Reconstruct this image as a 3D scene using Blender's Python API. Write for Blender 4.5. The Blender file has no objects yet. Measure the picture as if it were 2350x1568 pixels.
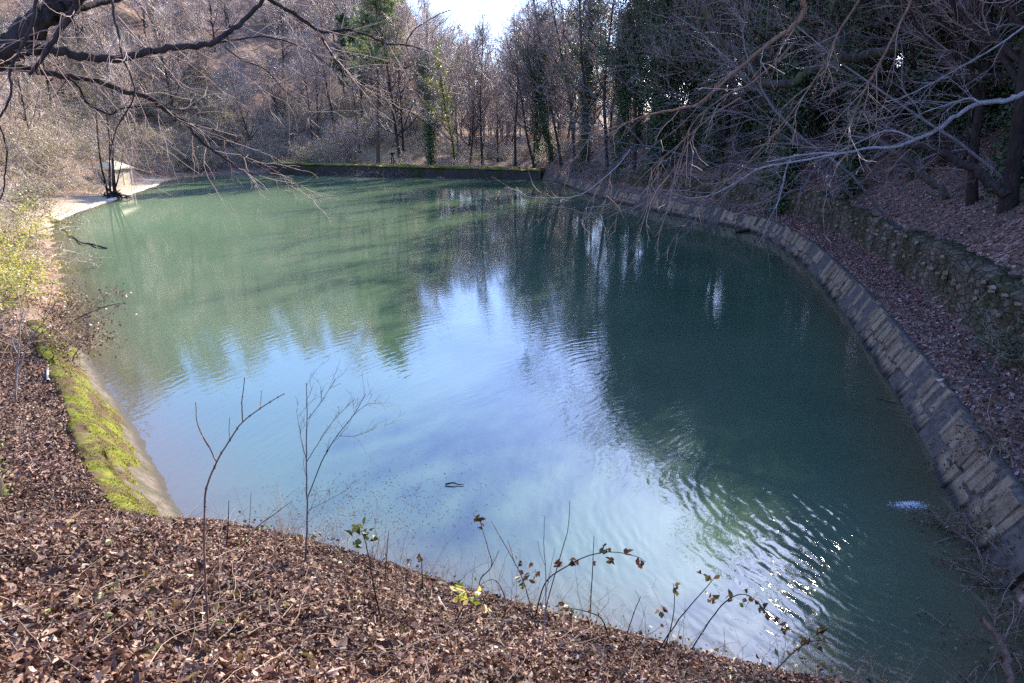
import bpy, math, random
import numpy as np
from mathutils import Vector, Matrix
R = math.radians
rng = np.random.default_rng(7)
random.seed(7)
SC = bpy.context.scene
COL = SC.collection

# ------------------------------------------------------------------ camera, world, sun
PITCH = R(17.7); EYE = np.array([0.0, 0.0, 6.0]); FPX = 1567.0
cam = bpy.data.cameras.new("camera"); camo = bpy.data.objects.new("camera", cam); COL.objects.link(camo)
cam.sensor_width = 36.0; cam.lens = 36.0 * FPX / 2350.0; cam.clip_end = 1200.0; cam.clip_start = 0.05
camo.location = EYE; camo.rotation_euler = (R(90) - PITCH, 0, 0)
SC.camera = camo
SUN_AZ, SUN_EL = R(27.0), R(33.0)
SUN_STRENGTH, SKY_STRENGTH, EXPOSURE = 4.9, 0.15, 1.72
w = bpy.data.worlds.new("World"); SC.world = w; w.use_nodes = True
nt = w.node_tree; nt.nodes.clear()
sky = nt.nodes.new("ShaderNodeTexSky"); sky.sky_type = 'NISHITA'; sky.sun_disc = False
sky.sun_elevation = SUN_EL; sky.sun_rotation = SUN_AZ
sky.air_density = 1.0; sky.dust_density = 0.6; sky.ozone_density = 2.0
bg = nt.nodes.new("ShaderNodeBackground"); bg.inputs[1].default_value = SKY_STRENGTH
wo = nt.nodes.new("ShaderNodeOutputWorld")
tint = nt.nodes.new("ShaderNodeMix"); tint.data_type = 'RGBA'; tint.blend_type = 'MULTIPLY'; tint.inputs[0].default_value = 1.0; tint.inputs[7].default_value = (0.86, 0.98, 1.37, 1)  # cool white balance
nt.links.new(sky.outputs[0], tint.inputs[6]); nt.links.new(tint.outputs[2], bg.inputs[0]); nt.links.new(bg.outputs[0], wo.inputs[0])
sl = bpy.data.lights.new("sun", 'SUN'); sl.energy = SUN_STRENGTH; sl.angle = R(0.53); sl.color = (1.0, 0.91, 0.77)
so = bpy.data.objects.new("sun", sl); COL.objects.link(so)
SUNV = Vector((math.sin(SUN_AZ) * math.cos(SUN_EL), math.cos(SUN_AZ) * math.cos(SUN_EL), math.sin(SUN_EL)))
so.rotation_euler = SUNV.to_track_quat('Z', 'Y').to_euler(); so.location = SUNV * 200
SC.view_settings.view_transform = 'Standard'; SC.view_settings.look = 'None'
SC.view_settings.exposure = EXPOSURE; SC.view_settings.gamma = 1.0
SC.render.engine = 'CYCLES'
cy = SC.cycles
cy.max_bounces = 6; cy.diffuse_bounces = 2; cy.glossy_bounces = 3; cy.transmission_bounces = 4; cy.transparent_max_bounces = 8
cy.use_denoising = False
cy.sample_clamp_indirect = 6.0
cy.caustics_reflective = False; cy.caustics_refractive = False

# ------------------------------------------------------------------ basic helpers
def tag(o, label=None, cat=None, group=None, kind=None):
    if label: o["label"] = label
    if cat: o["category"] = cat
    if group: o["group"] = group
    if kind: o["kind"] = kind
    return o

def empty(name, loc=(0, 0, 0), rz=0.0, s=1.0):
    o = bpy.data.objects.new(name, None); COL.objects.link(o)
    o.location = loc; o.rotation_euler = (0, 0, rz); o.scale = (s, s, s); o.empty_display_size = 0.3
    return o

def raw_mesh(name, V, quads=None, tris=None, mat=None, smooth=True, attrs=None):
    V = np.asarray(V, dtype=np.float32)
    me = bpy.data.meshes.new(name)
    loops, starts, totals, n = [], [], [], 0
    if quads is not None and len(quads):
        q = np.asarray(quads, dtype=np.int32).reshape(-1, 4); loops.append(q.ravel())
        starts.append(np.arange(len(q), dtype=np.int32) * 4); totals.append(np.full(len(q), 4, np.int32)); n = len(q) * 4
    if tris is not None and len(tris):
        t = np.asarray(tris, dtype=np.int32).reshape(-1, 3); loops.append(t.ravel())
        starts.append(n + np.arange(len(t), dtype=np.int32) * 3); totals.append(np.full(len(t), 3, np.int32))
    loops = np.concatenate(loops); starts = np.concatenate(starts); totals = np.concatenate(totals)
    me.vertices.add(len(V)); me.vertices.foreach_set("co", V.ravel())
    me.loops.add(len(loops)); me.loops.foreach_set("vertex_index", loops)
    me.polygons.add(len(starts)); me.polygons.foreach_set("loop_start", starts); me.polygons.foreach_set("loop_total", totals)
    me.polygons.foreach_set("use_smooth", np.full(len(starts), smooth, dtype=bool))
    for k, a in (attrs or {}).items():
        at = me.attributes.new(k, 'FLOAT', 'POINT'); at.data.foreach_set("value", np.asarray(a, np.float32).ravel())
    me.update(calc_edges=True)
    if mat: me.materials.append(mat)
    return me

def link(name, me, parent=None):
    o = bpy.data.objects.new(name, me); COL.objects.link(o)
    if parent is not None: o.parent = parent
    return o

class Bag:
    """collects pieces for one mesh"""
    def __init__(s): s.V, s.Q, s.T, s.n = [], [], [], 0
    def add(s, V, Q=None, T=None):
        V = np.asarray(V, float).reshape(-1, 3)
        s.V.append(V)
        if Q is not None and len(Q): s.Q.append(np.asarray(Q).reshape(-1, 4) + s.n)
        if T is not None and len(T): s.T.append(np.asarray(T).reshape(-1, 3) + s.n)
        s.n += len(V); return s
    def mesh(s, name, mat, smooth=True):
        return raw_mesh(name, np.concatenate(s.V), np.concatenate(s.Q) if s.Q else None, np.concatenate(s.T) if s.T else None, mat, smooth)
    def obj(s, name, mat, parent=None, smooth=True):
        return link(name, s.mesh(name, mat, smooth), parent)

def copy_tree(o, parent=None):
    c = o.copy(); COL.objects.link(c)
    if parent is not None: c.parent = parent
    for ch in list(o.children): copy_tree(ch, c)
    return c

def nrm(a): return a / (np.linalg.norm(a, axis=-1, keepdims=True) + 1e-9)

def D(px, py, depth):
    """world point seen at photo position (2350 x 1568) at a distance along the view axis"""
    dx, dy = (px - 1175) / FPX, (784 - py) / FPX
    return EYE + depth * np.array([dx, math.cos(PITCH) + dy * math.sin(PITCH), -math.sin(PITCH) + dy * math.cos(PITCH)])

# ------------------------------------------------------------------ materials
def mat_new(name):
    m = bpy.data.materials.new(name); m.use_nodes = True
    t = m.node_tree; t.nodes.clear()
    out = t.nodes.new("ShaderNodeOutputMaterial")
    return m, t, out
def N(t, typ, **kw):
    n = t.nodes.new(typ)
    for k, v in kw.items():
        if k.startswith("i_"): n.inputs[k[2:].replace("_", " ")].default_value = v
        else: setattr(n, k, v)
    return n
def ramp(t, stops, fac=None, interp='LINEAR'):
    n = t.nodes.new("ShaderNodeValToRGB"); cr = n.color_ramp; cr.interpolation = interp
    while len(cr.elements) < len(stops): cr.elements.new(0.5)
    for e, (p, c) in zip(cr.elements, stops): e.position = p; e.color = (*c, 1.0) if len(c) == 3 else c
    if fac is not None: t.links.new(fac, n.inputs[0])
    return n
def noise(t, scale, detail=4.0, rough=0.6, vec=None, dist=0.0):
    n = t.nodes.new("ShaderNodeTexNoise"); n.inputs["Scale"].default_value = scale
    n.inputs["Detail"].default_value = detail; n.inputs["Roughness"].default_value = rough; n.inputs["Distortion"].default_value = dist
    if vec is not None: t.links.new(vec, n.inputs["Vector"])
    return n
def mixc(t, a, b, fac, blend='MIX'):
    n = t.nodes.new("ShaderNodeMix"); n.data_type = 'RGBA'; n.blend_type = blend
    for s, v in ((6, a), (7, b), (0, fac)):
        if hasattr(v, "is_output"): t.links.new(v, n.inputs[s])
        elif s == 0: n.inputs[0].default_value = v
        else: n.inputs[s].default_value = (*v, 1.0)
    return n.outputs[2]
def math_(t, op, a, b=None, clamp=False):
    n = t.nodes.new("ShaderNodeMath"); n.operation = op; n.use_clamp = clamp
    for s, v in ((0, a), (1, b)):
        if v is None: continue
        if hasattr(v, "is_output"): t.links.new(v, n.inputs[s])
        else: n.inputs[s].default_value = v
    return n.outputs[0]
def bump(t, h, dist, strength=1.0):
    b = t.nodes.new("ShaderNodeBump"); b.inputs["Distance"].default_value = dist; b.inputs["Strength"].default_value = strength
    t.links.new(h, b.inputs["Height"]); return b.outputs[0]
def principled(t, out, col, rough=0.8, nor=None, spec=0.3):
    p = t.nodes.new("ShaderNodeBsdfPrincipled"); p.inputs["Roughness"].default_value = rough
    p.inputs["Specular IOR Level"].default_value = spec
    if hasattr(col, "is_output"): t.links.new(col, p.inputs["Base Color"])
    else: p.inputs["Base Color"].default_value = (*col, 1)
    if nor is not None: t.links.new(nor, p.inputs["Normal"])
    if out is not None: t.links.new(p.outputs[0], out.inputs[0])
    return p

def mat_bark(name, dark, light, moss=None, moss_amt=0.0, sc=6.0, rough=0.9, spec=0.2):
    m, t, out = mat_new(name)
    tc = N(t, "ShaderNodeTexCoord"); mp = N(t, "ShaderNodeMapping"); mp.inputs["Scale"].default_value = (1, 1, 0.22)
    t.links.new(tc.outputs["Object"], mp.inputs[0])
    n1 = noise(t, sc, 5, 0.65, mp.outputs[0]); n2 = noise(t, 0.9, 3, 0.6, tc.outputs["Object"])
    col = ramp(t, [(0.32, dark), (0.72, light)], n1.outputs[0]).outputs[0]
    if moss is not None:
        f = ramp(t, [(0.62 - moss_amt, (0, 0, 0)), (0.75 - moss_amt, (1, 1, 1))], n2.outputs[0]).outputs[0]
        col = mixc(t, col, moss, f)
    principled(t, out, col, rough, bump(t, n1.outputs[0], 0.03), spec)
    return m
def mat_twig(name, a, b, rough=0.7, spec=0.3):
    m, t, out = mat_new(name)
    oi = N(t, "ShaderNodeObjectInfo"); ge = N(t, "ShaderNodeNewGeometry")
    f = math_(t, 'ADD', math_(t, 'MULTIPLY', oi.outputs["Random"], 0.5), math_(t, 'MULTIPLY', ge.outputs["Random Per Island"], 0.5))
    col = mixc(t, a, b, f)
    principled(t, out, col, rough, None, spec)
    return m
def mat_leaf(name, stops, trans=0.35, rough=0.5, spec=0.4, interp='LINEAR', vein=False):
    m, t, out = mat_new(name)
    ge = N(t, "ShaderNodeNewGeometry")
    col = ramp(t, stops, ge.outputs["Random Per Island"], interp).outputs[0]
    if vein:
        tc = N(t, "ShaderNodeTexCoord"); nz = noise(t, 60, 3, 0.6, tc.outputs["Object"])
        np_ = noise(t, 1.1, 4, 0.65, tc.outputs["Object"]); col = mixc(t, col, ramp(t, [(0.36, (0.42, 0.38, 0.40)), (0.60, (1, 1, 1))], np_.outputs[0]).outputs[0], 1.0, 'MULTIPLY')   # damp and dry patches
        col = mixc(t, col, (0.55, 0.5, 0.5), ramp(t, [(0.3, (1, 1, 1)), (0.7, (0, 0, 0))], nz.outputs[0]).outputs[0], 'MULTIPLY')
    p = principled(t, None, col, rough, None, spec)
    tr = N(t, "ShaderNodeBsdfTranslucent"); t.links.new(col, tr.inputs[0])
    mx = N(t, "ShaderNodeMixShader"); mx.inputs[0].default_value = trans
    t.links.new(p.outputs[0], mx.inputs[1]); t.links.new(tr.outputs[0], mx.inputs[2]); t.links.new(mx.outputs[0], out.inputs[0])
    return m
def mat_plain(name, a, b, sc=3.0, rough=0.85, bmp=0.01, spec=0.2):
    m, t, out = mat_new(name)
    tc = N(t, "ShaderNodeTexCoord"); n1 = noise(t, sc, 6, 0.65, tc.outputs["Object"])
    principled(t, out, ramp(t, [(0.3, a), (0.7, b)], n1.outputs[0]).outputs[0], rough, bump(t, n1.outputs[0], bmp), spec)
    return m

M = {}
M['bark'] = mat_bark("bark_grey", (0.06, 0.048, 0.045), (0.20, 0.165, 0.155), (0.09, 0.11, 0.03), 0.08)
M['bark_grey'] = mat_bark("bark_ash", (0.09, 0.078, 0.078), (0.27, 0.24, 0.24), (0.09, 0.10, 0.04), 0.05, 16, 0.75)
M['bark_dark'] = mat_bark("bark_dark", (0.018, 0.014, 0.012), (0.066, 0.050, 0.042), (0.055, 0.06, 0.025), 0.0, 14)
M['bark_moss'] = mat_bark("bark_mossy", (0.03, 0.025, 0.02), (0.11, 0.085, 0.07), (0.075, 0.085, 0.025), 0.10)
M['bark_pine'] = mat_bark("bark_pine", (0.05, 0.032, 0.026), (0.17, 0.11, 0.085))
M['bark_brown'] = mat_bark("bark_brown", (0.11, 0.06, 0.04), (0.27, 0.16, 0.11), None, 0, 20)
M['bark_pale'] = mat_bark("bark_pale", (0.17, 0.15, 0.15), (0.40, 0.37, 0.37), (0.14, 0.15, 0.07), 0.02, 16, 0.7)
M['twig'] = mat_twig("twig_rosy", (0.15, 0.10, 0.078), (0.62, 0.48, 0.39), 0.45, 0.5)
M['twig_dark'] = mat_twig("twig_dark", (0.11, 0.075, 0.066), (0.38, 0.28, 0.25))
M['twig_pale'] = mat_twig("twig_pale", (0.16, 0.115, 0.105), (0.40, 0.32, 0.30), 0.5)
M['twig_brush'] = mat_twig("twig_brush", (0.28, 0.20, 0.15), (0.66, 0.54, 0.43), 0.5, 0.4)
M['stalk'] = mat_twig("dry_stalk", (0.13, 0.085, 0.06), (0.42, 0.31, 0.22))
M['needle'] = mat_leaf("pine_needles", [(0, (0.12, 0.17, 0.05)), (0.6, (0.27, 0.33, 0.11)), (1, (0.42, 0.44, 0.20))], 0.4)
M['needle_dark'] = mat_leaf("needles_dark", [(0, (0.02, 0.05, 0.025)), (1, (0.06, 0.11, 0.05))], 0.3)
M['ivy'] = mat_leaf("ivy_dark", [(0, (0.028, 0.052, 0.022)), (0.7, (0.066, 0.112, 0.042)), (1, (0.13, 0.17, 0.06))], 0.22, 0.48, 0.4)
M['ivy_yellow'] = mat_leaf("ivy_yellow", [(0, (0.05, 0.08, 0.012)), (0.6, (0.15, 0.19, 0.03)), (1, (0.28, 0.29, 0.07))], 0.5, 0.4)
M['bramble'] = mat_leaf("bramble_leaf", [(0, (0.14, 0.17, 0.02)), (0.4, (0.38, 0.41, 0.05)), (0.65, (0.52, 0.50, 0.11)), (0.82, (0.46, 0.30, 0.10)), (1, (0.60, 0.52, 0.34))], 0.5, 0.45)
M['bramble_brown'] = mat_leaf("bramble_leaf_brown", [(0, (0.05, 0.025, 0.018)), (0.5, (0.13, 0.06, 0.03)), (0.75, (0.17, 0.12, 0.03)), (1, (0.10, 0.12, 0.03))], 0.35, 0.4)
M['shrub_leaf'] = mat_leaf("shrub_leaf", [(0, (0.06, 0.08, 0.03)), (0.5, (0.17, 0.18, 0.07)), (1, (0.42, 0.38, 0.20))], 0.35, 0.4)
M['litter'] = mat_leaf("leaf_litter", [(0, (0.042, 0.019, 0.012)), (0.35, (0.13, 0.060, 0.037)), (0.6, (0.25, 0.128, 0.080)), (0.84, (0.44, 0.275, 0.185)), (0.97, (0.66, 0.49, 0.39)), (1, (0.30, 0.30, 0.06))], 0.15, 0.55, 0.35, 'LINEAR', True)
M['litter_dark'] = mat_leaf("leaf_litter_red", [(0, (0.06, 0.026, 0.02)), (0.4, (0.18, 0.08, 0.058)), (0.8, (0.36, 0.19, 0.14)), (1, (0.55, 0.39, 0.33))], 0.12, 0.45, 0.5)
M['grass'] = mat_leaf("grass_blade", [(0, (0.09, 0.10, 0.03)), (0.5, (0.28, 0.24, 0.10)), (1, (0.48, 0.40, 0.22))], 0.35)
M['moss_blade'] = mat_leaf("moss_tufts", [(0, (0.07, 0.085, 0.012)), (0.6, (0.20, 0.21, 0.022)), (1, (0.34, 0.31, 0.05))], 0.35, 0.7, 0.1)
M['plaster'] = mat_plain("hut_plaster", (0.34, 0.29, 0.22), (0.56, 0.49, 0.39), 2.0)
M['roof_slab'] = mat_plain("hut_roof", (0.34, 0.29, 0.16), (0.62, 0.55, 0.40), 3.0)
M['black'] = mat_plain("dark_cloth", (0.012, 0.014, 0.03), (0.025, 0.028, 0.055), 20)
M['jeans'] = mat_plain("blue_cloth", (0.02, 0.04, 0.08), (0.04, 0.07, 0.13), 20)
M['skin'] = mat_plain("skin", (0.42, 0.26, 0.19), (0.48, 0.30, 0.22), 10)
M['hair'] = mat_plain("hair", (0.02, 0.014, 0.01), (0.04, 0.03, 0.02), 30)
M['foam'] = mat_plain("foam", (0.75, 0.78, 0.82), (0.9, 0.92, 0.95), 8, 0.5)
M['scum'] = mat_leaf("floating_leaf", [(0, (0.03, 0.035, 0.03)), (0.7, (0.08, 0.07, 0.05)), (1, (0.25, 0.18, 0.12))], 0.1)

# ground material: leaf litter, earth, dry sand at the shore
m, t, out = mat_new("ground_litter"); M['ground'] = m
tc = N(t, "ShaderNodeTexCoord")
v1 = N(t, "ShaderNodeTexVoronoi"); v1.inputs["Scale"].default_value = 9.0; t.links.new(tc.outputs["Object"], v1.inputs["Vector"])
sepc = N(t, "ShaderNodeSeparateColor"); t.links.new(v1.outputs["Color"], sepc.inputs[0])
n1 = noise(t, 0.35, 5, 0.6, tc.outputs["Object"]); n2 = noise(t, 2.5, 6, 0.7, tc.outputs["Object"])
litter = ramp(t, [(0.0, (0.05, 0.026, 0.018)), (0.4, (0.15, 0.08, 0.055)), (0.75, (0.29, 0.175, 0.125)), (1.0, (0.42, 0.29, 0.22))], sepc.outputs[0]).outputs[0]
earth = ramp(t, [(0.3, (0.06, 0.042, 0.03)), (0.7, (0.20, 0.145, 0.10))], n2.outputs[0]).outputs[0]
c = mixc(t, litter, earth, ramp(t, [(0.42, (0, 0, 0)), (0.62, (1, 1, 1))], n1.outputs[0]).outputs[0])
dry = ramp(t, [(0.3, (0.20, 0.15, 0.075)), (0.7, (0.42, 0.33, 0.17))], n2.outputs[0]).outputs[0]
ad = N(t, "ShaderNodeAttribute", attribute_name="dry"); c = mixc(t, c, dry, ad.outputs["Fac"])
sand = ramp(t, [(0.3, (0.30, 0.225, 0.145)), (0.7, (0.48, 0.38, 0.265))], n2.outputs[0]).outputs[0]
asd = N(t, "ShaderNodeAttribute", attribute_name="sand"); c = mixc(t, c, sand, asd.outputs["Fac"])
hh = math_(t, 'ADD', v1.outputs["Distance"], math_(t, 'MULTIPLY', n2.outputs[0], 1.2))
principled(t, out, c, 0.9, bump(t, hh, 0.05), 0.2)

def mat_masonry(name, a, b, mossc, moss_lo, moss_hi, streak=True, mortar=None, sc=2.0):
    m, t, out = mat_new(name)
    tc = N(t, "ShaderNodeTexCoord"); mp = N(t, "ShaderNodeMapping"); mp.inputs["Scale"].default_value = (1, 1, 0.35 if streak else 1)
    t.links.new(tc.outputs["Object"], mp.inputs[0])
    ge = N(t, "ShaderNodeNewGeometry")
    n1 = noise(t, 5.0, 6, 0.7, tc.outputs["Object"]); n2 = noise(t, sc, 5, 0.65, mp.outputs[0]); n3 = noise(t, 30, 3, 0.7, tc.outputs["Object"])
    col = ramp(t, [(0.3, a), (0.7, b)], n1.outputs[0]).outputs[0]
    isl = ramp(t, [(0, (0.62, 0.60, 0.58)), (1, (1.0, 1.0, 1.0))], ge.outputs["Random Per Island"]).outputs[0]
    col = mixc(t, col, isl, 1.0, 'MULTIPLY')
    f = ramp(t, [(moss_lo, (0, 0, 0)), (moss_hi, (1, 1, 1))], n2.outputs[0]).outputs[0]
    mc = ramp(t, [(0.3, tuple(x * 0.45 for x in mossc)), (0.7, mossc)], n3.outputs[0]).outputs[0]
    col = mixc(t, col, mc, f)
    if name == 'old_concrete':
        vk = N(t, 'ShaderNodeTexVoronoi'); vk.feature = 'DISTANCE_TO_EDGE'; vk.inputs['Scale'].default_value = 1.6
        wv = N(t, 'ShaderNodeVectorMath'); wv.operation = 'ADD'; t.links.new(tc.outputs['Object'], wv.inputs[0]); t.links.new(n1.outputs['Color'], wv.inputs[1]); t.links.new(wv.outputs[0], vk.inputs['Vector'])
        col = mixc(t, (0.02, 0.018, 0.015), col, ramp(t, [(0.0, (0, 0, 0)), (0.018, (1, 1, 1))], vk.outputs['Distance']).outputs[0])
        gp = N(t, 'ShaderNodeNewGeometry'); sx = N(t, 'ShaderNodeSeparateXYZ'); t.links.new(gp.outputs['Position'], sx.inputs[0])
        col = mixc(t, col, (0.05, 0.045, 0.038), ramp(t, [(0.0, (1, 1, 1)), (0.12, (0, 0, 0))], math_(t, 'ADD', sx.outputs[2], math_(t, 'MULTIPLY', n1.outputs[0], -0.2))).outputs[0])
    if name == 'rubble_wall':      # open joints between the rough stones
        vo = N(t, 'ShaderNodeTexVoronoi'); vo.feature = 'DISTANCE_TO_EDGE'; vo.inputs['Scale'].default_value = 3.4; mv = N(t, 'ShaderNodeMapping'); mv.inputs['Scale'].default_value = (1, 1, 1.7)
        t.links.new(tc.outputs['Object'], mv.inputs[0]); t.links.new(mv.outputs[0], vo.inputs['Vector'])
        jn = ramp(t, [(0.0, (0, 0, 0)), (0.09, (1, 1, 1))], vo.outputs['Distance']).outputs[0]
        col = mixc(t, (0.03, 0.026, 0.018), col, jn); n1o = math_(t, 'ADD', n1.outputs[0], math_(t, 'MULTIPLY', jn, 0.8))
    if name == 'pitching_stone':   # dark wet band left by the changing water level
        gp = N(t, 'ShaderNodeNewGeometry'); sx = N(t, 'ShaderNodeSeparateXYZ'); t.links.new(gp.outputs['Position'], sx.inputs[0])
        zz = math_(t, 'ADD', sx.outputs[2], math_(t, 'MULTIPLY', n1.outputs[0], -0.16))
        col = mixc(t, col, (0.045, 0.040, 0.034), ramp(t, [(0.0, (1, 1, 1)), (0.13, (0, 0, 0))], zz).outputs[0])
    h = math_(t, 'ADD', n1o if name == 'rubble_wall' else n1.outputs[0], math_(t, 'MULTIPLY', n3.outputs[0], 0.35))
    principled(t, out, col, 0.88, bump(t, h, 0.035), 0.2)
    return m
M['pitching'] = mat_masonry("pitching_stone", (0.21, 0.15, 0.09), (0.44, 0.33, 0.215), (0.08, 0.075, 0.03), 0.58, 0.70, False)
M['rubble'] = mat_masonry("rubble_wall", (0.14, 0.105, 0.075), (0.40, 0.315, 0.235), (0.085, 0.075, 0.025), 0.30, 0.58, True, None, 1.5)
M['concrete'] = mat_masonry("old_concrete", (0.06, 0.048, 0.037), (0.20, 0.165, 0.128), (0.06, 0.065, 0.02), 0.50, 0.66, True, None, 1.2)
M['dam'] = mat_masonry("dam_stone", (0.028, 0.026, 0.022), (0.10, 0.085, 0.07), (0.045, 0.055, 0.015), 0.50, 0.62, True, None, 0.6)
M['moss'] = mat_masonry("moss_cushion", (0.07, 0.085, 0.012), (0.22, 0.225, 0.025), (0.12, 0.075, 0.045), 0.44, 0.56, False, None, 2.2)
M['moss_top'] = mat_masonry("moss_dam_top", (0.13, 0.16, 0.02), (0.28, 0.31, 0.045), (0.13, 0.105, 0.05), 0.47, 0.62, False, None, 0.8)
M['sprig'] = mat_leaf("sprig_leaf", [(0, (0.035, 0.05, 0.012)), (1, (0.13, 0.14, 0.03))], 0.35, 0.5)
M['mortar'] = mat_plain("mortar", (0.05, 0.04, 0.03), (0.15, 0.12, 0.095), 6)
M['kerb'] = mat_plain("pale_lip", (0.33, 0.275, 0.21), (0.50, 0.43, 0.34), 3)

# water
INLET = (7.1, 9.9)
m, t, out = mat_new("pond_water"); M['water'] = m
tc = N(t, "ShaderNodeTexCoord"); geo = N(t, "ShaderNodeNewGeometry")
sep = N(t, "ShaderNodeSeparateXYZ"); t.links.new(geo.outputs["Position"], sep.inputs[0])
def ringset(cx, cy, lam, warp, seedscale):
    dx = math_(t, 'SUBTRACT', sep.outputs[0], cx); dy = math_(t, 'SUBTRACT', sep.outputs[1], cy)
    r = math_(t, 'SQRT', math_(t, 'ADD', math_(t, 'MULTIPLY', dx, dx), math_(t, 'MULTIPLY', dy, dy)))
    nz = noise(t, seedscale, 3, 0.55, geo.outputs["Position"])
    rr = math_(t, 'ADD', r, math_(t, 'MULTIPLY', nz.outputs[0], warp))
    return math_(t, 'SINE', math_(t, 'MULTIPLY', rr, 2 * math.pi / lam)), r
s1, r1 = ringset(INLET[0], INLET[1], 0.24, 0.9, 0.8)
s2, r2 = ringset(INLET[0] + 0.5, INLET[1] - 1.2, 0.14, 0.6, 1.3)
s3, r3 = ringset(INLET[0] - 0.3, INLET[1] + 0.6, 0.33, 1.3, 0.45)
patch = noise(t, 0.32, 3, 0.6, geo.outputs["Position"])
pm = ramp(t, [(0.36, (0.12, 0.12, 0.12)), (0.66, (1, 1, 1))], patch.outputs[0]).outputs[0]
fall = math_(t, 'POWER', math.e, math_(t, 'MULTIPLY', r1, -1 / 8.5))
fall2 = math_(t, 'POWER', math.e, math_(t, 'MULTIPLY', r1, -1 / 13.0))
fine = noise(t, 7.0, 2, 0.5, geo.outputs["Position"]); fine2 = noise(t, 1.6, 3, 0.55, geo.outputs["Position"])
h = math_(t, 'MULTIPLY', math_(t, 'MULTIPLY', s1, fall), 0.0021)
h = math_(t, 'ADD', h, math_(t, 'MULTIPLY', math_(t, 'MULTIPLY', s2, fall), 0.0010))
h = math_(t, 'ADD', h, math_(t, 'MULTIPLY', math_(t, 'MULTIPLY', s3, fall2), 0.0015))
h = math_(t, 'MULTIPLY', h, pm)
h = math_(t, 'ADD', h, math_(t, 'MULTIPLY', fine.outputs[0], 0.0011))
h = math_(t, 'ADD', h, math_(t, 'MULTIPLY', fine2.outputs[0], 0.0012))
bn = N(t, "ShaderNodeBump"); bn.inputs["Strength"].default_value = 1.0; bn.inputs["Distance"].default_value = 1.0
t.links.new(h, bn.inputs["Height"])
shal = N(t, "ShaderNodeAttribute", attribute_name="shallow")
cl = noise(t, 0.12, 4, 0.55, geo.outputs["Position"])
deep = ramp(t, [(0.35, (0.046, 0.080, 0.047)), (0.65, (0.070, 0.112, 0.066))], cl.outputs[0]).outputs[0]
sunlit_tone = N(t, "ShaderNodeAttribute", attribute_name="sunlit_tone"); deep = mixc(t, deep, (0.150, 0.225, 0.130), sunlit_tone.outputs["Fac"])  # paler green painted in for the sunlit far-left water
wc = mixc(t, deep, (0.10, 0.078, 0.042), shal.outputs["Fac"])
df = N(t, "ShaderNodeBsdfDiffuse"); t.links.new(wc, df.inputs[0])
gl = N(t, "ShaderNodeBsdfGlossy"); gl.inputs["Roughness"].default_value = 0.02; t.links.new(bn.outputs[0], gl.inputs["Normal"])
fr = N(t, "ShaderNodeFresnel"); fr.inputs[0].default_value = 1.98; t.links.new(bn.outputs[0], fr.inputs["Normal"])
mx = N(t, "ShaderNodeMixShader"); t.links.new(fr.outputs[0], mx.inputs[0]); t.links.new(df.outputs[0], mx.inputs[1]); t.links.new(gl.outputs[0], mx.inputs[2])
t.links.new(mx.outputs[0], out.inputs[0])

# ------------------------------------------------------------------ pond outline and ground heights
# x, y, weights: bank, left, natural, dam, right near, right far
POND = [(6.9, 8.8, 'R'), (6.4, 7.2, 'RB'), (5.5, 6.0, 'B'), (4.2, 5.6, 'B'), (2.5, 6.05, 'B'), (0.9, 6.65, 'B'), (-0.7, 7.35, 'B'), (-2.3, 8.1, 'B'), (-3.6, 8.5, 'B'), (-4.6, 8.8, 'LB'),
        (-5.6, 10.0, 'L'), (-7.7, 12.8, 'L'), (-9.9, 15.5, 'L'), (-12.0, 18.2, 'L'), (-14.4, 21.7, 'LN'), (-17.5, 26.4, 'N'), (-23.8, 35.6, 'N'), (-30.2, 46, 'N'), (-33.4, 58.6, 'N'),
        (-36.2, 70, 'N'), (-38, 79, 'N'), (-36.6, 86.5, 'N'), (-32.5, 88.2, 'NNND'), (-29.9, 87, 'NND'), (-22, 85, 'ND'), (-14, 83, 'DDN'), (-5, 81, 'DDDDN'), (3.0, 79, 'DF'), (4.6, 76.5, 'F'), (6, 67, 'F'), (8, 57, 'F'), (11.4, 47, 'F'),
        (13.6, 41.5, 'RF'), (14.0, 37.8, 'R'), (13.3, 31.5, 'R'), (11.8, 24.9, 'R'), (10.2, 19.0, 'R'), (8.8, 14.4, 'R'), (7.6, 10.8, 'R')]
KEY = 'BLNDRF'
W0 = np.array([[s.count(k) / len(s) for k in KEY] for *_, s in POND])
P0 = np.array([[x, y] for x, y, _ in POND])
def catmull(P, W, step):
    n = len(P); out, ow = [], []
    for i in range(n):
        p0, p1, p2, p3 = P[(i - 1) % n], P[i], P[(i + 1) % n], P[(i + 2) % n]
        k = max(2, int(np.linalg.norm(p2 - p1) / step))
        for j in range(k):
            u = j / k
            cm = 0.5 * ((2 * p1) + (-p0 + p2) * u + (2 * p0 - 5 * p1 + 4 * p2 - p3) * u * u + (-p0 + 3 * p1 - 3 * p2 + p3) * u ** 3)
            out.append(0.6 * cm + 0.4 * (p1 * (1 - u) + p2 * u)); ow.append(W[i] * (1 - u) + W[(i + 1) % n] * u)
    return np.array(out), np.array(ow)
SH, SHW = catmull(P0, W0, 0.9)

def wav(x, y, f, s):
    return (np.sin(x * f + s) * np.cos(y * f * 1.13 - s * 1.7) + 0.6 * np.sin((x * 0.8 + y * 0.6) * f * 2.1 + s * 3) + 0.35 * np.sin((x * -0.5 + y * 0.9) * f * 4.3 + s * 5)) / 1.95

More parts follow.
